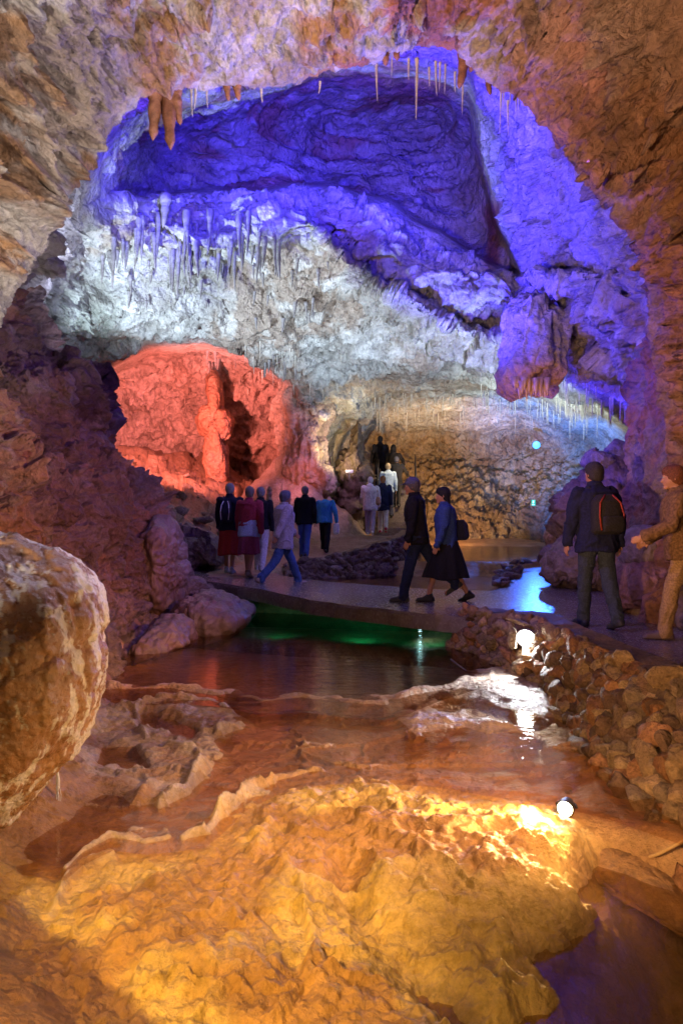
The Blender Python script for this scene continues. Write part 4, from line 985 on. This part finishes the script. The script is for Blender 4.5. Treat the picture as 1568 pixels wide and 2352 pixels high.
stone_wall('stone_wall', [(1.3, 8.45, -1.7), (1.42, 8.15, -1.72), (1.62, 7.75, -1.75)], [(1.45, 8.55, -1.22), (1.55, 8.3, -1.18), (1.66, 8.0, -1.18)], 'short rounded end of the stone wall by the bridge', .15, 9)
stone_wall('stone_wall', [(-1.15, 14.0, -1.3), (-.5, 14.25, -1.42), (.3, 14.6, -1.42), (1.0, 14.9, -1.42), (1.5, 15.6, -1.42), (1.85, 17, -1.4), (2.2, 19, -1.2)],
           [(-1.2, 14.2, -1.08), (-.5, 14.5, -1.0), (.2, 14.9, -.88), (.9, 15.3, -.70), (1.4, 16.0, -.62), (1.75, 17.2, -.58), (2.1, 19.2, -.5)],
           'low wall of dark stones holding the footpath behind the bridge', .17, 3, cols=((.28, .2, .17), (.2, .15, .13), (.34, .27, .23)))

# ------------------------------------------------------------------ lamps, cables, sign
M_black = plain('black lamp metal', (.03, .03, .035), .4, .3)
M_grey = plain('grey lamp metal', (.35, .36, .38), .4, .6)
def lampmat(name, col, s):
    return plain(name, col, .3, emit=col, es=s)
def floodlamp(name, loc, aim, r, mat, label, body=M_black, power=0, col=(1, 1, 1), ang=120, depth=.10):
    rt = empty(name, loc, label=label, cat='lamp'); q = (Vector(aim)-Vector(loc)).to_track_quat('-Z', 'Y').to_matrix().to_4x4()
    bm = bmesh.new(); prof = [(r*.35, depth), (r*.8, depth*.85), (r*1.1, depth*.35), (r*1.15, 0), (r*1.15, -.012), (r*1.02, -.012), (r*1.0, .004)]
    prev = None
    for rr, z in prof:
        ring = [bm.verts.new((rr*math.cos(a*math.pi/12), rr*math.sin(a*math.pi/12), z)) for a in range(24)]
        if prev:
            for k in range(24): bm.faces.new((prev[k], prev[(k+1) % 24], ring[(k+1) % 24], ring[k]))
        else: bm.faces.new(ring)
        prev = ring
    bmesh.ops.recalc_face_normals(bm, faces=bm.faces); bm.transform(q); meshobj('housing', bm, body, rt, False)
    bm = bmesh.new(); vs = []
    c = bm.verts.new((0, 0, -.018)); r1 = [bm.verts.new((r*.98*math.cos(a*math.pi/12), r*.98*math.sin(a*math.pi/12), -.004)) for a in range(24)]
    for k in range(24): bm.faces.new((r1[(k+1) % 24], r1[k], c))
    bmesh.ops.recalc_face_normals(bm, faces=bm.faces); bm.transform(q); meshobj('lens', bm, mat, rt, True)
    bm = bmesh.new(); tube_bm(bm, [(q@Vector((math.cos(a)*r*1.3, 0, depth*.4+math.sin(a)*r*1.4))) for a in [k*math.pi/8 for k in range(9)]], .008); meshobj('bracket', bm, body, rt, True)
    if power:
        d_ = (Vector(aim)-Vector(loc)).normalized()
        l = spot(name+'_light', tuple(Vector(loc)+d_*.07), aim, col, power, ang, .6, r*.5); l.name = name+'_light'
    return rt
floodlamp('floodlight', (1.885, 6.98, -1.29), (.6, 4.4, -1.9), .088, lampmat('white lamp glass', (.9, .95, 1), 40), 'bright white round floodlight set in a niche of the stone wall', M_grey, 34, (.88, .92, 1), 116)
bm = bmesh.new(); tube_bm(bm, [(1.86, 6.98, -1.38), (1.83, 6.9, -1.45), (1.80, 6.85, -1.55), (1.79, 6.82, -1.66), (1.72, 6.8, -1.72), (1.5, 6.95, -1.665), (1.3, 7.1, -1.66), (1.2, 7.5, -1.62)], .011)
tag(meshobj('cable', bm, plain('lamp cable', (.25, .2, .17), .5), smooth=True), 'thin dark cable running down from the white floodlight to the rock', 'cable')
for nm, c_, s_, lab in [((1.765, 7.05, -1.28), (0, 0, 0), (.05, .16, .17), 'pale slab of the lamp niche left of the floodlight'), ((1.86, 7.1, -1.15), (0, .3, 0), (.15, .14, .025), 'pale cap stone roofing the lamp niche')]:
    bm = bmesh.new(); chunk_bm(bm, (0, 0, 0), s_, Euler(c_), hash(lab) % 97, 22); o = meshobj('niche_stone', bm, M_stone, col=(.55, .45, .33)); o.location = nm; tag(o, lab, 'stone')
p = GZ(1297, 1857, -1.70)
floodlamp('submerged_lamp', tuple(p), (p[0]-1.0, p[1]-1.9, -1.75), .042, lampmat('warm lamp glass', (1, .86, .5), 30), 'round warm lamp just under the shallow water at the foot of the stone wall', M_black, 0)
spot('amber_lamp', (p[0]-.16, p[1]-.14, -1.58), (.1, 3.0, -2.1), (1, .66, .24), 42, 160, .5, .06)
bm = bmesh.new(); tube_bm(bm, [tuple(GZ(X, Y, z)) for X, Y, z in [(1340, 1905, -1.86), (1370, 1925, -1.86), (1410, 1948, -1.87), (1445, 1968, -1.87), (1480, 1972, -1.86), (1515, 1960, -1.8), (1560, 1935, -1.72), (1620, 1910, -1.66)]], .009)
tag(meshobj('cable', bm, plain('ochre cable', (.5, .33, .14), .5), smooth=True), 'ochre cable curving under water below the stone wall', 'cable')
bm = bmesh.new(); tube_bm(bm, [tuple(GZ(X, Y, z)) for X, Y, z in [(1455, 1930, -1.86), (1460, 1965, -1.9), (1480, 2010, -1.93), (1520, 2050, -1.95), (1575, 2090, -1.97)]], .007)
tag(meshobj('cable', bm, plain('ochre cable', (.5, .33, .14), .5), smooth=True), 'second thin cable running down over the submerged slab', 'cable')
pg = GZ(962, 1434, -1.66)
floodlamp('submerged_lamp', tuple(pg), (1.8, 9.6, -1.9), .055, lampmat('cyan lamp glass', (.55, .95, 1), 30), 'cyan lamp glowing in the green pool in front of the bridge', M_black, 0)
for gx_ in (-1.1, .1, 1.1): spot('unseen_green_spot', (gx_+.2, 9.75-gx_*.22, -1.60), (gx_+.1, 10.4-gx_*.22, -2.2), (.02, .72, .52), 3 if gx_ < 0 else 9, 140, .9, .05)  # unseen spots added to spread teal light through the pool
pb = G(1231, 1022, 23.2)
floodlamp('floodlight', tuple(pb), (2.2, 8, -1.3), .13, lampmat('blue lamp glass', (.06, .35, 1), 1.0), 'round blue floodlight on the far wall of the passage', M_black, 900, (.03, .14, 1), 34)
ps = G(1224, 1155, 22.9)
rt = empty('exit_sign', tuple(ps), label='tiny green and white emergency exit sign on the far wall', cat='sign')
bm = bmesh.new(); bmesh.ops.create_cube(bm, size=1, matrix=Matrix.Diagonal((.13, .05, .2, 1))); meshobj('sign_box', bm, plain('sign green', (.03, .35, .12), .4, emit=(.03, .5, .15), es=.3), rt)
bm = bmesh.new(); bmesh.ops.create_cube(bm, size=1, matrix=Matrix.Translation((-.01, -.028, .03))@Matrix.Diagonal((.05, .004, .09, 1))); bmesh.ops.create_cube(bm, size=1, matrix=Matrix.Translation((-.01, -.028, -.06))@Matrix.Diagonal((.09, .004, .03, 1))); meshobj('running_figure', bm, plain('sign white', (.8, .9, .85), .4, emit=(.6, .9, .7), es=.35), rt)
pw = G(802, 1083, 19.6)
rt = empty('lamp_box', tuple(pw), label='small white lamp box on the rock left of the stairs', cat='lamp')
bm = bmesh.new(); bmesh.ops.create_cube(bm, size=1, matrix=Matrix.Diagonal((.22, .12, .09, 1))); bmesh.ops.bevel(bm, geom=list(bm.edges), offset=.015, segments=2, affect='EDGES'); meshobj('housing', bm, plain('white lamp metal', (.75, .75, .78), .5), rt)
bm = bmesh.new(); tube_bm(bm, [(0, 0, -.05), (0, .05, -.2)], .015); meshobj('bracket', bm, M_grey, rt)
# ================================================================== PEOPLE
def capsule(bm, p0, p1, r0, r1, seg=12, fl=(1, 1)):
    p0, p1 = Vector(p0), Vector(p1); ax = p1-p0; L = ax.length; t = ax.normalized() if L > 1e-6 else Vector((0, 0, 1))
    a = Vector((1, 0, 0)); a = (a-t*a.dot(t)); a = a.normalized() if a.length > .1 else Vector((0, 1, 0)); b = t.cross(a)
    st = []
    for k in range(4): f = math.cos(k/4*math.pi/2); st.append((-r0*f, r0*math.sin(k/4*math.pi/2)+1e-4))
    for k in range(5): st.append((L*k/4, r0+(r1-r0)*k/4))
    for k in range(1, 5): f = k/4*math.pi/2; st.append((L+r1*math.sin(f), r1*math.cos(f)+1e-4))
    prev = None
    for s, r in st:
        ring = [bm.verts.new(p0+t*s+a*(r*fl[0]*math.cos(q*2*math.pi/seg))+b*(r*fl[1]*math.sin(q*2*math.pi/seg))) for q in range(seg)]
        if prev:
            for q in range(seg): bm.faces.new((prev[q], prev[(q+1) % seg], ring[(q+1) % seg], ring[q]))
        else: bm.faces.new(ring[::-1])
        prev = ring
    bm.faces.new(prev)
def rings(bm, rs, seg=20, M=None, close=True):   # rs: (x, y, z, half width, half depth)
    prev = None
    for x, y, z, a, b in rs:
        ring = []
        for q in range(seg):
            c, s = math.cos(q*2*math.pi/seg), math.sin(q*2*math.pi/seg)
            e = .85; v = Vector((x+a*math.copysign(abs(c)**e, c), y+b*math.copysign(abs(s)**e, s), z))
            ring.append(bm.verts.new(M@v if M else v))
        if prev:
            for q in range(seg): bm.faces.new((prev[q], prev[(q+1) % seg], ring[(q+1) % seg], ring[q]))
        elif close: bm.faces.new(ring[::-1])
        prev = ring
    if close: bm.faces.new(prev)
def ellip(bm, c, r, rot=None, seg=16):
    g = bmesh.ops.create_uvsphere(bm, u_segments=seg, v_segments=seg//2+2, radius=1)
    M = Matrix.Translation(Vector(c))@(rot.to_matrix().to_4x4() if rot else Matrix())@Matrix.Diagonal((*r, 1))
    for v in g['verts']: v.co = M@v.co
def remeshed(name, bm, vox, mat, parent, smooth=3, folds=0, fs=9, seed=0):
    bmesh.ops.recalc_face_normals(bm, faces=bm.faces)
    me = bpy.data.meshes.new(name); bm.to_mesh(me); bm.free(); t = bpy.data.objects.new(name, me); COL.objects.link(t)
    m = t.modifiers.new('r', 'REMESH'); m.mode = 'VOXEL'; m.voxel_size = vox; m.use_smooth_shade = True
    if smooth: s = t.modifiers.new('s', 'SMOOTH'); s.factor = .5; s.iterations = smooth
    dg = bpy.context.evaluated_depsgraph_get(); ev = t.evaluated_get(dg); me2 = bpy.data.meshes.new_from_object(ev); bpy.data.objects.remove(t); bpy.data.meshes.remove(me)
    me2.name = name; nv = len(me2.vertices)
    if folds and nv:
        c = np.empty(nv*3); me2.vertices.foreach_get('co', c); c = c.reshape(-1, 3); nn = np.empty(nv*3); me2.vertices.foreach_get('normal', nn); nn = nn.reshape(-1, 3)
        h = ridged(c*np.array([fs, fs, fs*.55])+fbm(c*4+seed, 2, seed)[:, None]*1.2, 3, seed+700)
        c += nn*(h*folds)[:, None]; me2.vertices.foreach_set('co', c.ravel())
    me2.materials.clear(); shade(me2); return link(name, me2, mat, parent)
def cloth(col, name=None, r=.9, bump=.5): 
    return plain(name or 'cloth %.2f %.2f %.2f' % col, col, r, bump=bump, bscale=60, var=.35, spec=.25)
SKIN = plain('skin', (.42, .21, .14), .55, var=.1)
def person(X, d, label, z=None, H=1.68, head=0, gait=(18, -16), knee=(6, 22), arms=((8, 12), (-8, 12)), aout=(10, 10), top=(.1, .1, .1), toplen=.86, bulk=1., under=None,
           legs='trousers', legcol=(.03, .04, .08), hair=(.3, .3, .3), hairlen=0, cap=None, hood=False, shoes=(.03, .03, .03), detail=False, lean=3, skirt=(.62, .50, (.2, .02, .02)), collar=True, mat_top=None, headturn=0):
    x = (X-784)/F*d; z = float(wz(x))+.006 if z is None else z
    rt = empty('person', (x, d, z), math.radians(head), label=label, cat='person'); rt.scale = (H/1.7,)*3
    vox = .0085 if detail else .014
    # joints
    R = math.radians; hipz = .90
    def leg(side, a, k):
        hip = Vector((side*.09, 0, hipz)); kn = hip+Vector((0, math.sin(R(a))*.43, -math.cos(R(a))*.43)); a2 = a-k
        an = kn+Vector((0, math.sin(R(a2))*.41, -math.cos(R(a2))*.41)); return hip, kn, an, a2
    Ls = [leg(-1, gait[0], knee[0]), leg(1, gait[1], knee[1])]
    low = min(l[2].z for l in Ls)-.085
    off = Vector((0, 0, -low))
    Ls = [(h+off, k+off, a+off, q) for h, k, a, q in Ls]; hz = hipz-low
    Mt = Matrix.Translation((0, 0, hz))@Matrix.Rotation(-R(lean), 4, 'X')
    T = lambda p: Mt@Vector(p)
    def arm(side, a, b, out):
        sh = Vector((side*.19, 0, .50)); dirv = Vector((side*math.sin(R(out)), math.sin(R(a)), -math.cos(R(a)))).normalized(); el = sh+dirv*.29
        d2 = Vector((side*math.sin(R(out))*.3, math.sin(R(a+b)), -math.cos(R(a+b)))).normalized(); wr = el+d2*.25; return sh, el, wr, d2
    As = [arm(-1, arms[0][0], arms[0][1], aout[0]), arm(1, arms[1][0], arms[1][1], aout[1])]
    tor = [(0, 0, -.08, .15, .10), (0, 0, .02, .165, .115), (0, .005, .14, .145, .10), (0, .01, .28, .155, .11), (0, .0, .40, .175, .115), (0, -.01, .49, .17, .10), (0, -.012, .545, .10, .075), (0, -.01, .57, .055, .055)]
    # ---- body: one continuous skin surface
    bm = bmesh.new(); rings(bm, [(a, b, c, w_*.93, q*.93) for a, b, c, w_, q in tor], M=Mt)
    capsule(bm, T((0, -.01, .53)), T((0, .005, .63)), .052, .05)
    hM = Mt@Matrix.Translation((0, .012, .70))@Matrix.Rotation(R(headturn), 4, 'Z')
    def HT(p): return hM@Vector(p)
    g0 = len(bm.verts); ellip(bm, (0, 0, 0), (1, 1, 1)); bm.verts.ensure_lookup_table()
    for v in bm.verts[g0:]:
        c = v.co.copy(); zz = c.z; wv = .076-(.016*max(0, -zz)); v.co = hM@Vector((c.x*wv, c.y*.093+(.006 if zz < 0 else -.004), zz*.115))
    capsule(bm, HT((0, .085, .005)), HT((0, .108, -.028)), .010, .014); ellip(bm, HT((0, .075, -.092)), (.026, .026, .020))
    capsule(bm, HT((-.03, .083, .03)), HT((.03, .083, .03)), .010, .010); capsule(bm, HT((-.02, .092, -.058)), HT((.02, .092, -.058)), .007, .007)
    for s in (-1, 1): capsule(bm, HT((s*.078, -.005, .018)), HT((s*.080, -.008, -.022)), .016, .011, fl=(.5, 1))
    for (h, k, a, q), s in zip(Ls, (-1, 1)):
        capsule(bm, h, k, .078, .052); capsule(bm, k, a, .052, .036); ft = Vector((0, math.cos(R(min(0, q)*.6)), math.sin(R(min(0, q)*.9)))).normalized()
        capsule(bm, a+Vector((0, -.02, -.045)), a+ft*.14+Vector((0, 0, -.055)), .036, .028)
    for (sh, el, wr, d2), s in zip(As, (-1, 1)):
        capsule(bm, T(sh), T(el), .046, .037); capsule(bm, T(el), T(wr), .037, .025)
        palm = wr+d2*.055; capsule(bm, T(wr), T(palm), .024, .030, fl=(.6, 1.1))
        side_ = Vector((1, 0, 0)).cross(d2).normalized()
        for f in range(4):
            b0 = palm+d2*.025+side_*(f-1.5)*.019; Lf = (.07, .08, .075, .058)[f]; cu = Vector((-s, 0, 0))*.022
            capsule(bm, T(b0), T(b0+d2*Lf*.5+cu*.3), .0095, .009, 8); capsule(bm, T(b0+d2*Lf*.5+cu*.3), T(b0+d2*Lf*.85+cu*1.3), .009, .008, 8)
        capsule(bm, T(wr+d2*.02+side_*-.026), T(wr+d2*.07-side_*.055), .012, .009, 8)
    remeshed('body', bm, vox, SKIN, rt, 2)
    for s in (-1, 1):
        bm = bmesh.new(); ellip(bm, HT((s*.030, .083, .012)), (.011, .008, .008), seg=10); meshobj('eye', bm, plain('eye', (.5, .48, .45), .2), rt, True)
    # ---- shoes
    for (h, k, a, q), s in zip(Ls, (-1, 1)):
        bm = bmesh.new(); tl = R(min(0, q)*.75) if q < -12 else 0
        M2 = Matrix.Translation(a)@Matrix.Rotation(tl, 4, 'X')
        capsule(bm, M2@Vector((0, -.045, -.045)), M2@Vector((0, .15, -.055)), .047, .036, fl=(.95, .9)); capsule(bm, M2@Vector((0, -.02, .01)), M2@Vector((0, .05, -.035)), .045, .04)
        capsule(bm, M2@Vector((0, -.05, -.07)), M2@Vector((0, .165, -.072)), .045, .040, fl=(1, .35))
        remeshed('shoe', bm, .012, plain('shoe %.2f %.2f' % shoes[:2], shoes, .6, bump=.2), rt, 2)
    # ---- trousers / skirt
    if legs in ('trousers', 'both'):
        bm = bmesh.new(); rings(bm, [(a, b, c, w_*1.04, q*1.08) for a, b, c, w_, q in tor[:3]], M=Mt)
        for (h, k, a, q), s in zip(Ls, (-1, 1)):
            capsule(bm, h+Vector((0, -.01, .0)), k, .096, .070); capsule(bm, k, a+Vector((0, 0, .03)), .070, .060); capsule(bm, a+Vector((0, -.005, .04)), a+Vector((0, -.005, -.02)), .062, .064)
        remeshed('trousers', bm, vox*1.1, cloth(legcol), rt, 2, .017, 8, int(X))
    if legs in ('skirt', 'both'):
        sl, sw, sc_ = skirt; bm = bmesh.new(); rs = []
        sweep = (Ls[0][1].y+Ls[1][1].y)/2
        for k in range(14):
            t = k/13; rs.append((0, sweep*.5*t, hz+.06-t*sl, .165+(sw-.34)*.5*t**.8+.0, .125+(sw-.28)*.55*t**.8))
        rings(bm, rs, 40); bm.verts.ensure_lookup_table()
        for v in bm.verts:
            t = max(0, (hz+.06-v.co.z)/sl); an_ = math.atan2(v.co.y, v.co.x); f = 1+.07*t*math.sin(an_*9+X)+.04*t*math.sin(an_*4+2); v.co.x *= f; v.co.y *= f; v.co.z += .02*t*math.sin(an_*3+X)
        o_ = remeshed('skirt', bm, vox*1.1, cloth(sc_), rt, 1, .006, 8, int(X)+3)
    # ---- jacket
    zb = toplen-.90
    bm = bmesh.new(); g = bulk
    rs = [(0, 0, zb, .185*g, .145*g), (0, 0, zb*.5+.01, .18*g, .14*g), (0, .005, .14, .168*g, .128*g), (0, .008, .28, .175*g, .135*g), (0, 0, .40, .19*g, .135*g), (0, -.012, .49, .178*g, .115*g), (0, -.012, .545, .105, .085), (0, -.01, .575, .068, .068)]
    rings(bm, rs, M=Mt)
    for sh, el, wr, d2 in As:
        capsule(bm, T(sh+Vector((0, 0, -.01))), T(el), .066*g, .056*g); capsule(bm, T(el), T(wr-d2*.02), .056*g, .043*g); capsule(bm, T(wr-d2*.03), T(wr), .045*g, .046*g)
    if collar: rings(bm, [(0, -.01, .56, .072, .07), (0, -.008, .61, .066, .066)], M=Mt)
    if hood: ellip(bm, T((0, -.085, .55)), (.10, .06, .07))
    remeshed('jacket', bm, vox*1.15, mat_top or cloth(top), rt, 2, .020, 7, int(X)+9)
    if under:
        ln, uc = under; bm = bmesh.new(); rings(bm, [(0, 0, ln-.9, .19*g, .15*g), (0, 0, zb+.02, .18*g, .138*g), (0, 0, zb+.1, .165*g, .125*g)], M=Mt); remeshed('shirt', bm, vox*1.2, cloth(uc), rt, 2, .008, 8, 5)
    # ---- hair, cap
    hair = tuple(h_*.5 for h_ in hair); hm = plain('hair %.2f %.2f %.2f' % hair, hair, .75, bump=.8, bscale=90, var=.5)
    bm = bmesh.new()
    if hood == 'up':
        ellip(bm, HT((0, -.02, .02)), (.105, .12, .15)); capsule(bm, T((0, -.03, .52)), HT((0, -.03, -.05)), .11, .10); remeshed('hood', bm, .014, cloth(top), rt, 3)
    else:
        ellip(bm, HT((0, -.020, .026)), (.090, .098, .108)); ellip(bm, HT((0, .02, .06)), (.074, .078, .066))
        if hairlen: capsule(bm, HT((0, -.045, 0)), HT((0, -.06, -hairlen)), .085, .06, fl=(1, .7)); 
        else: ellip(bm, HT((0, -.05, -.03)), (.072, .052, .062))
        remeshed('hair', bm, .012, hm, rt, 2, .006, 22, int(X))
    if cap:
        bm = bmesh.new(); ellip(bm, HT((0, -.01, .055)), (.092, .104, .085)); capsule(bm, HT((0, .08, .055)), HT((0, .135, .04)), .06, .045, fl=(1, .15)); remeshed('cap', bm, .010, cloth(cap), rt, 2)
    return rt, T, hz
def held(rt, name, lab, cat):       # thing carried by a person, placed in that person's frame but standing on its own
    o = empty(name, rt.location, 0, label=lab, cat=cat); o.rotation_euler = rt.rotation_euler; o.scale = rt.scale; return o
def backpack(rt, T, col, trim, lab, s=1.):
    b = held(rt, 'backpack', lab, 'backpack'); bm = bmesh.new()
    rings(bm, [(0, -.19, .06, .13*s, .06*s), (0, -.215, .10, .15*s, .085*s), (0, -.22, .25, .15*s, .09*s), (0, -.205, .40, .135*s, .08*s), (0, -.19, .47, .08*s, .05*s)], M=None); bm.transform(T.__closure__ and Matrix() or Matrix())
    for v in bm.verts: v.co = T(v.co)
    remeshed('bag_body', bm, .012, cloth(col), b, 3, .006, 8, 3)
    bm = bmesh.new(); rings(bm, [(0, -.29*s-.01, .08, .10*s, .03), (0, -.30*s-.01, .15, .11*s, .035), (0, -.29*s-.01, .24, .10*s, .03)])
    for v in bm.verts: v.co = T(v.co)
    remeshed('pocket', bm, .012, cloth(col), b, 2)
    for q in (-1, 1):
        bm = bmesh.new(); tube_bm(bm, [T((q*.10*s, -.30, .10)), T((q*.12*s, -.31, .25)), T((q*.10*s, -.29, .38)), T((q*.04, -.26, .46))], .009); meshobj('piping', bm, cloth(trim, r=.5), b, True)
        bm = bmesh.new(); tube_bm(bm, [T((q*.09, -.16, .44)), T((q*.10, -.07, .555)), T((q*.115, .06, .52)), T((q*.12, .145, .38)), T((q*.13, .13, .22)), T((q*.16, .0, .12)), T((q*.12, -.15, .10))], .016); meshobj('strap', bm, cloth(col), b, True)
    return b
def satchel(rt, T, at, size, col, lab, cat='bag', strap=None, name='shoulder_bag'):
    b = held(rt, name, lab, cat); bm = bmesh.new(); x, y, z = at; w_, dp, h = size
    rings(bm, [(x, y, z, w_*.8, dp*.7), (x, y, z+h*.15, w_, dp), (x, y, z+h*.7, w_*.95, dp*.9), (x, y, z+h, w_*.7, dp*.5)])
    for v in bm.verts: v.co = T(v.co)
    remeshed('bag_body', bm, .012, cloth(col), b, 3, .006, 9, 4)
    if strap:
        bm = bmesh.new(); tube_bm(bm, [T(p) for p in strap], .009); meshobj('strap', bm, cloth(col), b, True)
    return b
def pl(d, X): return None
# the group on the left of the bridge
r1, T1, _ = person(527, 12.9, 'person seen from behind in a navy jacket and red skirt with a small backpack', H=1.66, head=-8, gait=(8, -6), knee=(3, 6), top=(.012, .014, .035), toplen=.80, bulk=1.12, legs='skirt', skirt=(.62, .46, (.35, .035, .03)), hair=(.50, .50, .55), shoes=(.35, .38, .5))
backpack(r1, T1, (.02, .02, .05), (.7, .7, .9), 'small dark backpack with pale piping on the navy-jacketed walker in the red skirt', .72)
satchel(r1, T1, (.25, .03, -.30), (.12, .05, .28), (.07, .07, .16), 'dark blue patterned tote bag hanging beside the red skirt', strap=[(.22, 0, .50), (.27, 0, .2), (.25, .03, -.04)])
r2, T2, _ = person(572, 12.45, 'person seen from behind in a maroon jumper over a light blue shirt and magenta skirt', H=1.62, head=-14, gait=(12, -10), knee=(4, 12), top=(.28, .03, .07), toplen=.98, bulk=1.12, under=(.76, (.35, .45, .75)), legs='skirt', skirt=(.52, .42, (.25, .05, .13)), hair=(.38, .32, .32), shoes=(.12, .08, .08))
r3, T3, _ = person(598, 13.5, 'grey-haired person in a black top and white trousers half hidden behind the maroon jumper', H=1.66, head=-6, gait=(14, -12), knee=(4, 14), top=(.015, .015, .025), toplen=.86, legcol=(.6, .6, .68), hair=(.45, .45, .5), shoes=(.6, .6, .65))
r4, T4, _ = person(650, 12.0, 'person striding in a long lilac coat and blue jeans on the bridge', z=-1.30, H=1.70, head=-62, gait=(26, -24), knee=(6, 16), arms=((28, 22), (-30, 8)), aout=(14, 16), top=(.42, .38, .52), toplen=.70, bulk=1.16, legcol=(.06, .12, .38), hair=(.26, .28, .45), shoes=(.30, .24, .25), detail=True)
r5, T5, _ = person(700, 16.3, 'white-haired person in a black jacket and blue jeans walking up the footpath', z=-1.10, H=1.68, head=-10, gait=(10, -12), knee=(4, 12), top=(.01, .01, .014), toplen=.80, bulk=1.08, legcol=(.05, .10, .35), hair=(.5, .44, .4))
r6, T6, _ = person(747, 17.8, 'person with ginger hair in a bright blue jacket and black trousers on the footpath', z=-1.08, H=1.60, head=-12, gait=(12, -12), knee=(4, 14), arms=((4, 10), (-6, 14)), aout=(12, 20), top=(.06, .30, .72), toplen=.84, bulk=1.1, legcol=(.012, .012, .02), hair=(.50, .20, .08), collar=False)
satchel(r6, T6, (.32, -.02, -.38), (.09, .06, .30), (.75, .75, .82), 'white plastic carrier bag held by the walker in the bright blue jacket', name='carrier_bag', strap=[(.30, 0, -.10), (.30, -.01, -.03), (.33, -.01, -.10)])
r7, T7, _ = person(850, 19.2, 'person in a white hooded coat and lilac trousers starting up the steps', z=-.64, H=1.60, head=-8, gait=(14, -12), knee=(6, 14), arms=((14, 40), (0, 12)), top=(.68, .64, .74), toplen=.72, bulk=1.2, legcol=(.40, .34, .48), hair=(.72, .72, .78), hood=True, shoes=(.7, .7, .75))
satchel(r7, T7, (.21, -.04, -.02), (.10, .06, .24), (.45, .24, .15), 'tan shoulder bag on the person in the white hooded coat', strap=[(.16, -.05, .52), (.22, -.08, .40), (.22, -.04, .2)])
r8, T8, _ = person(879, 19.9, 'red-haired person in a navy coat, white trousers and pink shoes on the lowest steps', z=-.60, H=1.62, head=-4, gait=(12, -14), knee=(6, 20), top=(.015, .02, .06), toplen=.66, bulk=1.05, legcol=(.72, .68, .62), hair=(.45, .17, .06), hairlen=.07, shoes=(.65, .08, .14))
r9, T9, _ = person(891, 20.9, 'person in a pale blue-grey jacket partly hidden on the steps', z=-.16, H=1.62, head=0, gait=(12, -10), knee=(20, 6), top=(.35, .45, .58), toplen=.78, legcol=(.05, .05, .08), hair=(.55, .42, .28), hairlen=.05)
r12, T12, _ = person(910, 21.7, 'person in black on the steps reaching for the right handrail, below the hooded one', z=.16, H=1.58, head=-10, gait=(12, -10), knee=(20, 6), arms=((5, 10), (40, 25)), aout=(8, 30), top=(.008, .008, .012), toplen=.70, bulk=1.08, legcol=(.01, .01, .015), hair=(.10, .10, .16))
r11, T11, _ = person(903, 22.9, 'person in a black hooded coat near the top of the steps holding the rail', z=.62, H=1.58, head=-6, gait=(12, -10), knee=(18, 6), arms=((5, 10), (40, 20)), aout=(8, 34), top=(.008, .008, .012), toplen=.60, bulk=1.12, legcol=(.01, .01, .015), hood='up')
r10, T10, _ = person(873, 23.4, 'tall person in a black jacket standing at the top of the steps', z=.78, H=1.78, head=4, gait=(6, -6), knee=(3, 4), top=(.008, .01, .02), toplen=.80, bulk=1.06, legcol=(.02, .025, .05), hair=(.05, .04, .04))
# the pair crossing to the left
r13, T13, _ = person(958, 9.75, 'person in a black jacket, jeans and grey-blue cap walking left across the bridge', H=1.74, head=80, gait=(14, -30), knee=(2, 16), arms=((6, 14), (-14, 10)), top=(.010, .010, .016), toplen=.80, bulk=1.04, legcol=(.02, .03, .09), hair=(.2, .18, .2), cap=(.10, .11, .24), shoes=(.05, .05, .06), detail=True, lean=5)
r14, T14, _ = person(1026, 9.75, 'dark-haired person in a checked blue jacket and billowing black skirt walking left', H=1.63, head=84, gait=(24, -16), knee=(10, 12), arms=((10, 14), (-16, 10)), top=(.03, .06, .22), toplen=.80, bulk=1.12, legs='skirt', skirt=(.58, .66, (.008, .008, .014)), hair=(.014, .012, .02), hairlen=.10, shoes=(.02, .02, .03), detail=True, lean=4)
satchel(r14, T14, (.06, -.205, .02), (.07, .14, .30), (.015, .018, .05), 'dark navy shoulder bag trailing behind the person in the black skirt', strap=[(-.08, .02, .57), (.02, -.14, .50), (.06, -.19, .30)])
# right: standing man with rucksack, and the one cut by the frame
r15, T15, _ = person(1368, 7.55, 'person in a navy jacket with a large rucksack standing on the right walkway', H=1.78, head=10, gait=(8, -12), knee=(2, 10), arms=((4, 14), (-6, 14)), aout=(14, 12), top=(.012, .014, .05), toplen=.78, bulk=1.18, legcol=(.035, .045, .07), hair=(.06, .05, .07), shoes=(.03, .03, .05), detail=True, headturn=12)
backpack(r15, T15, (.022, .02, .025), (.30, .04, .02), 'large dark rucksack with a dull red stripe worn by the standing person on the right', 1.12)
ch = plain('brown checked wool', (.16, .09, .045), .9, bump=.6, bscale=40, var=.45, spec=.2)
r16, T16, _ = person(1566, 6.85, 'person in a brown checked jacket and khaki trousers cut by the right frame edge', H=1.72, head=72, gait=(14, -16), knee=(4, 16), arms=((22, 50), (10, 50)), aout=(14, 14), top=(.16, .09, .045), toplen=.80, bulk=1.15, legcol=(.30, .19, .09), hair=(.30, .10, .05), shoes=(.12, .08, .05), detail=True, mat_top=ch, lean=6)
bm = bmesh.new()
for s in (-1, 1): pass
bm.free()
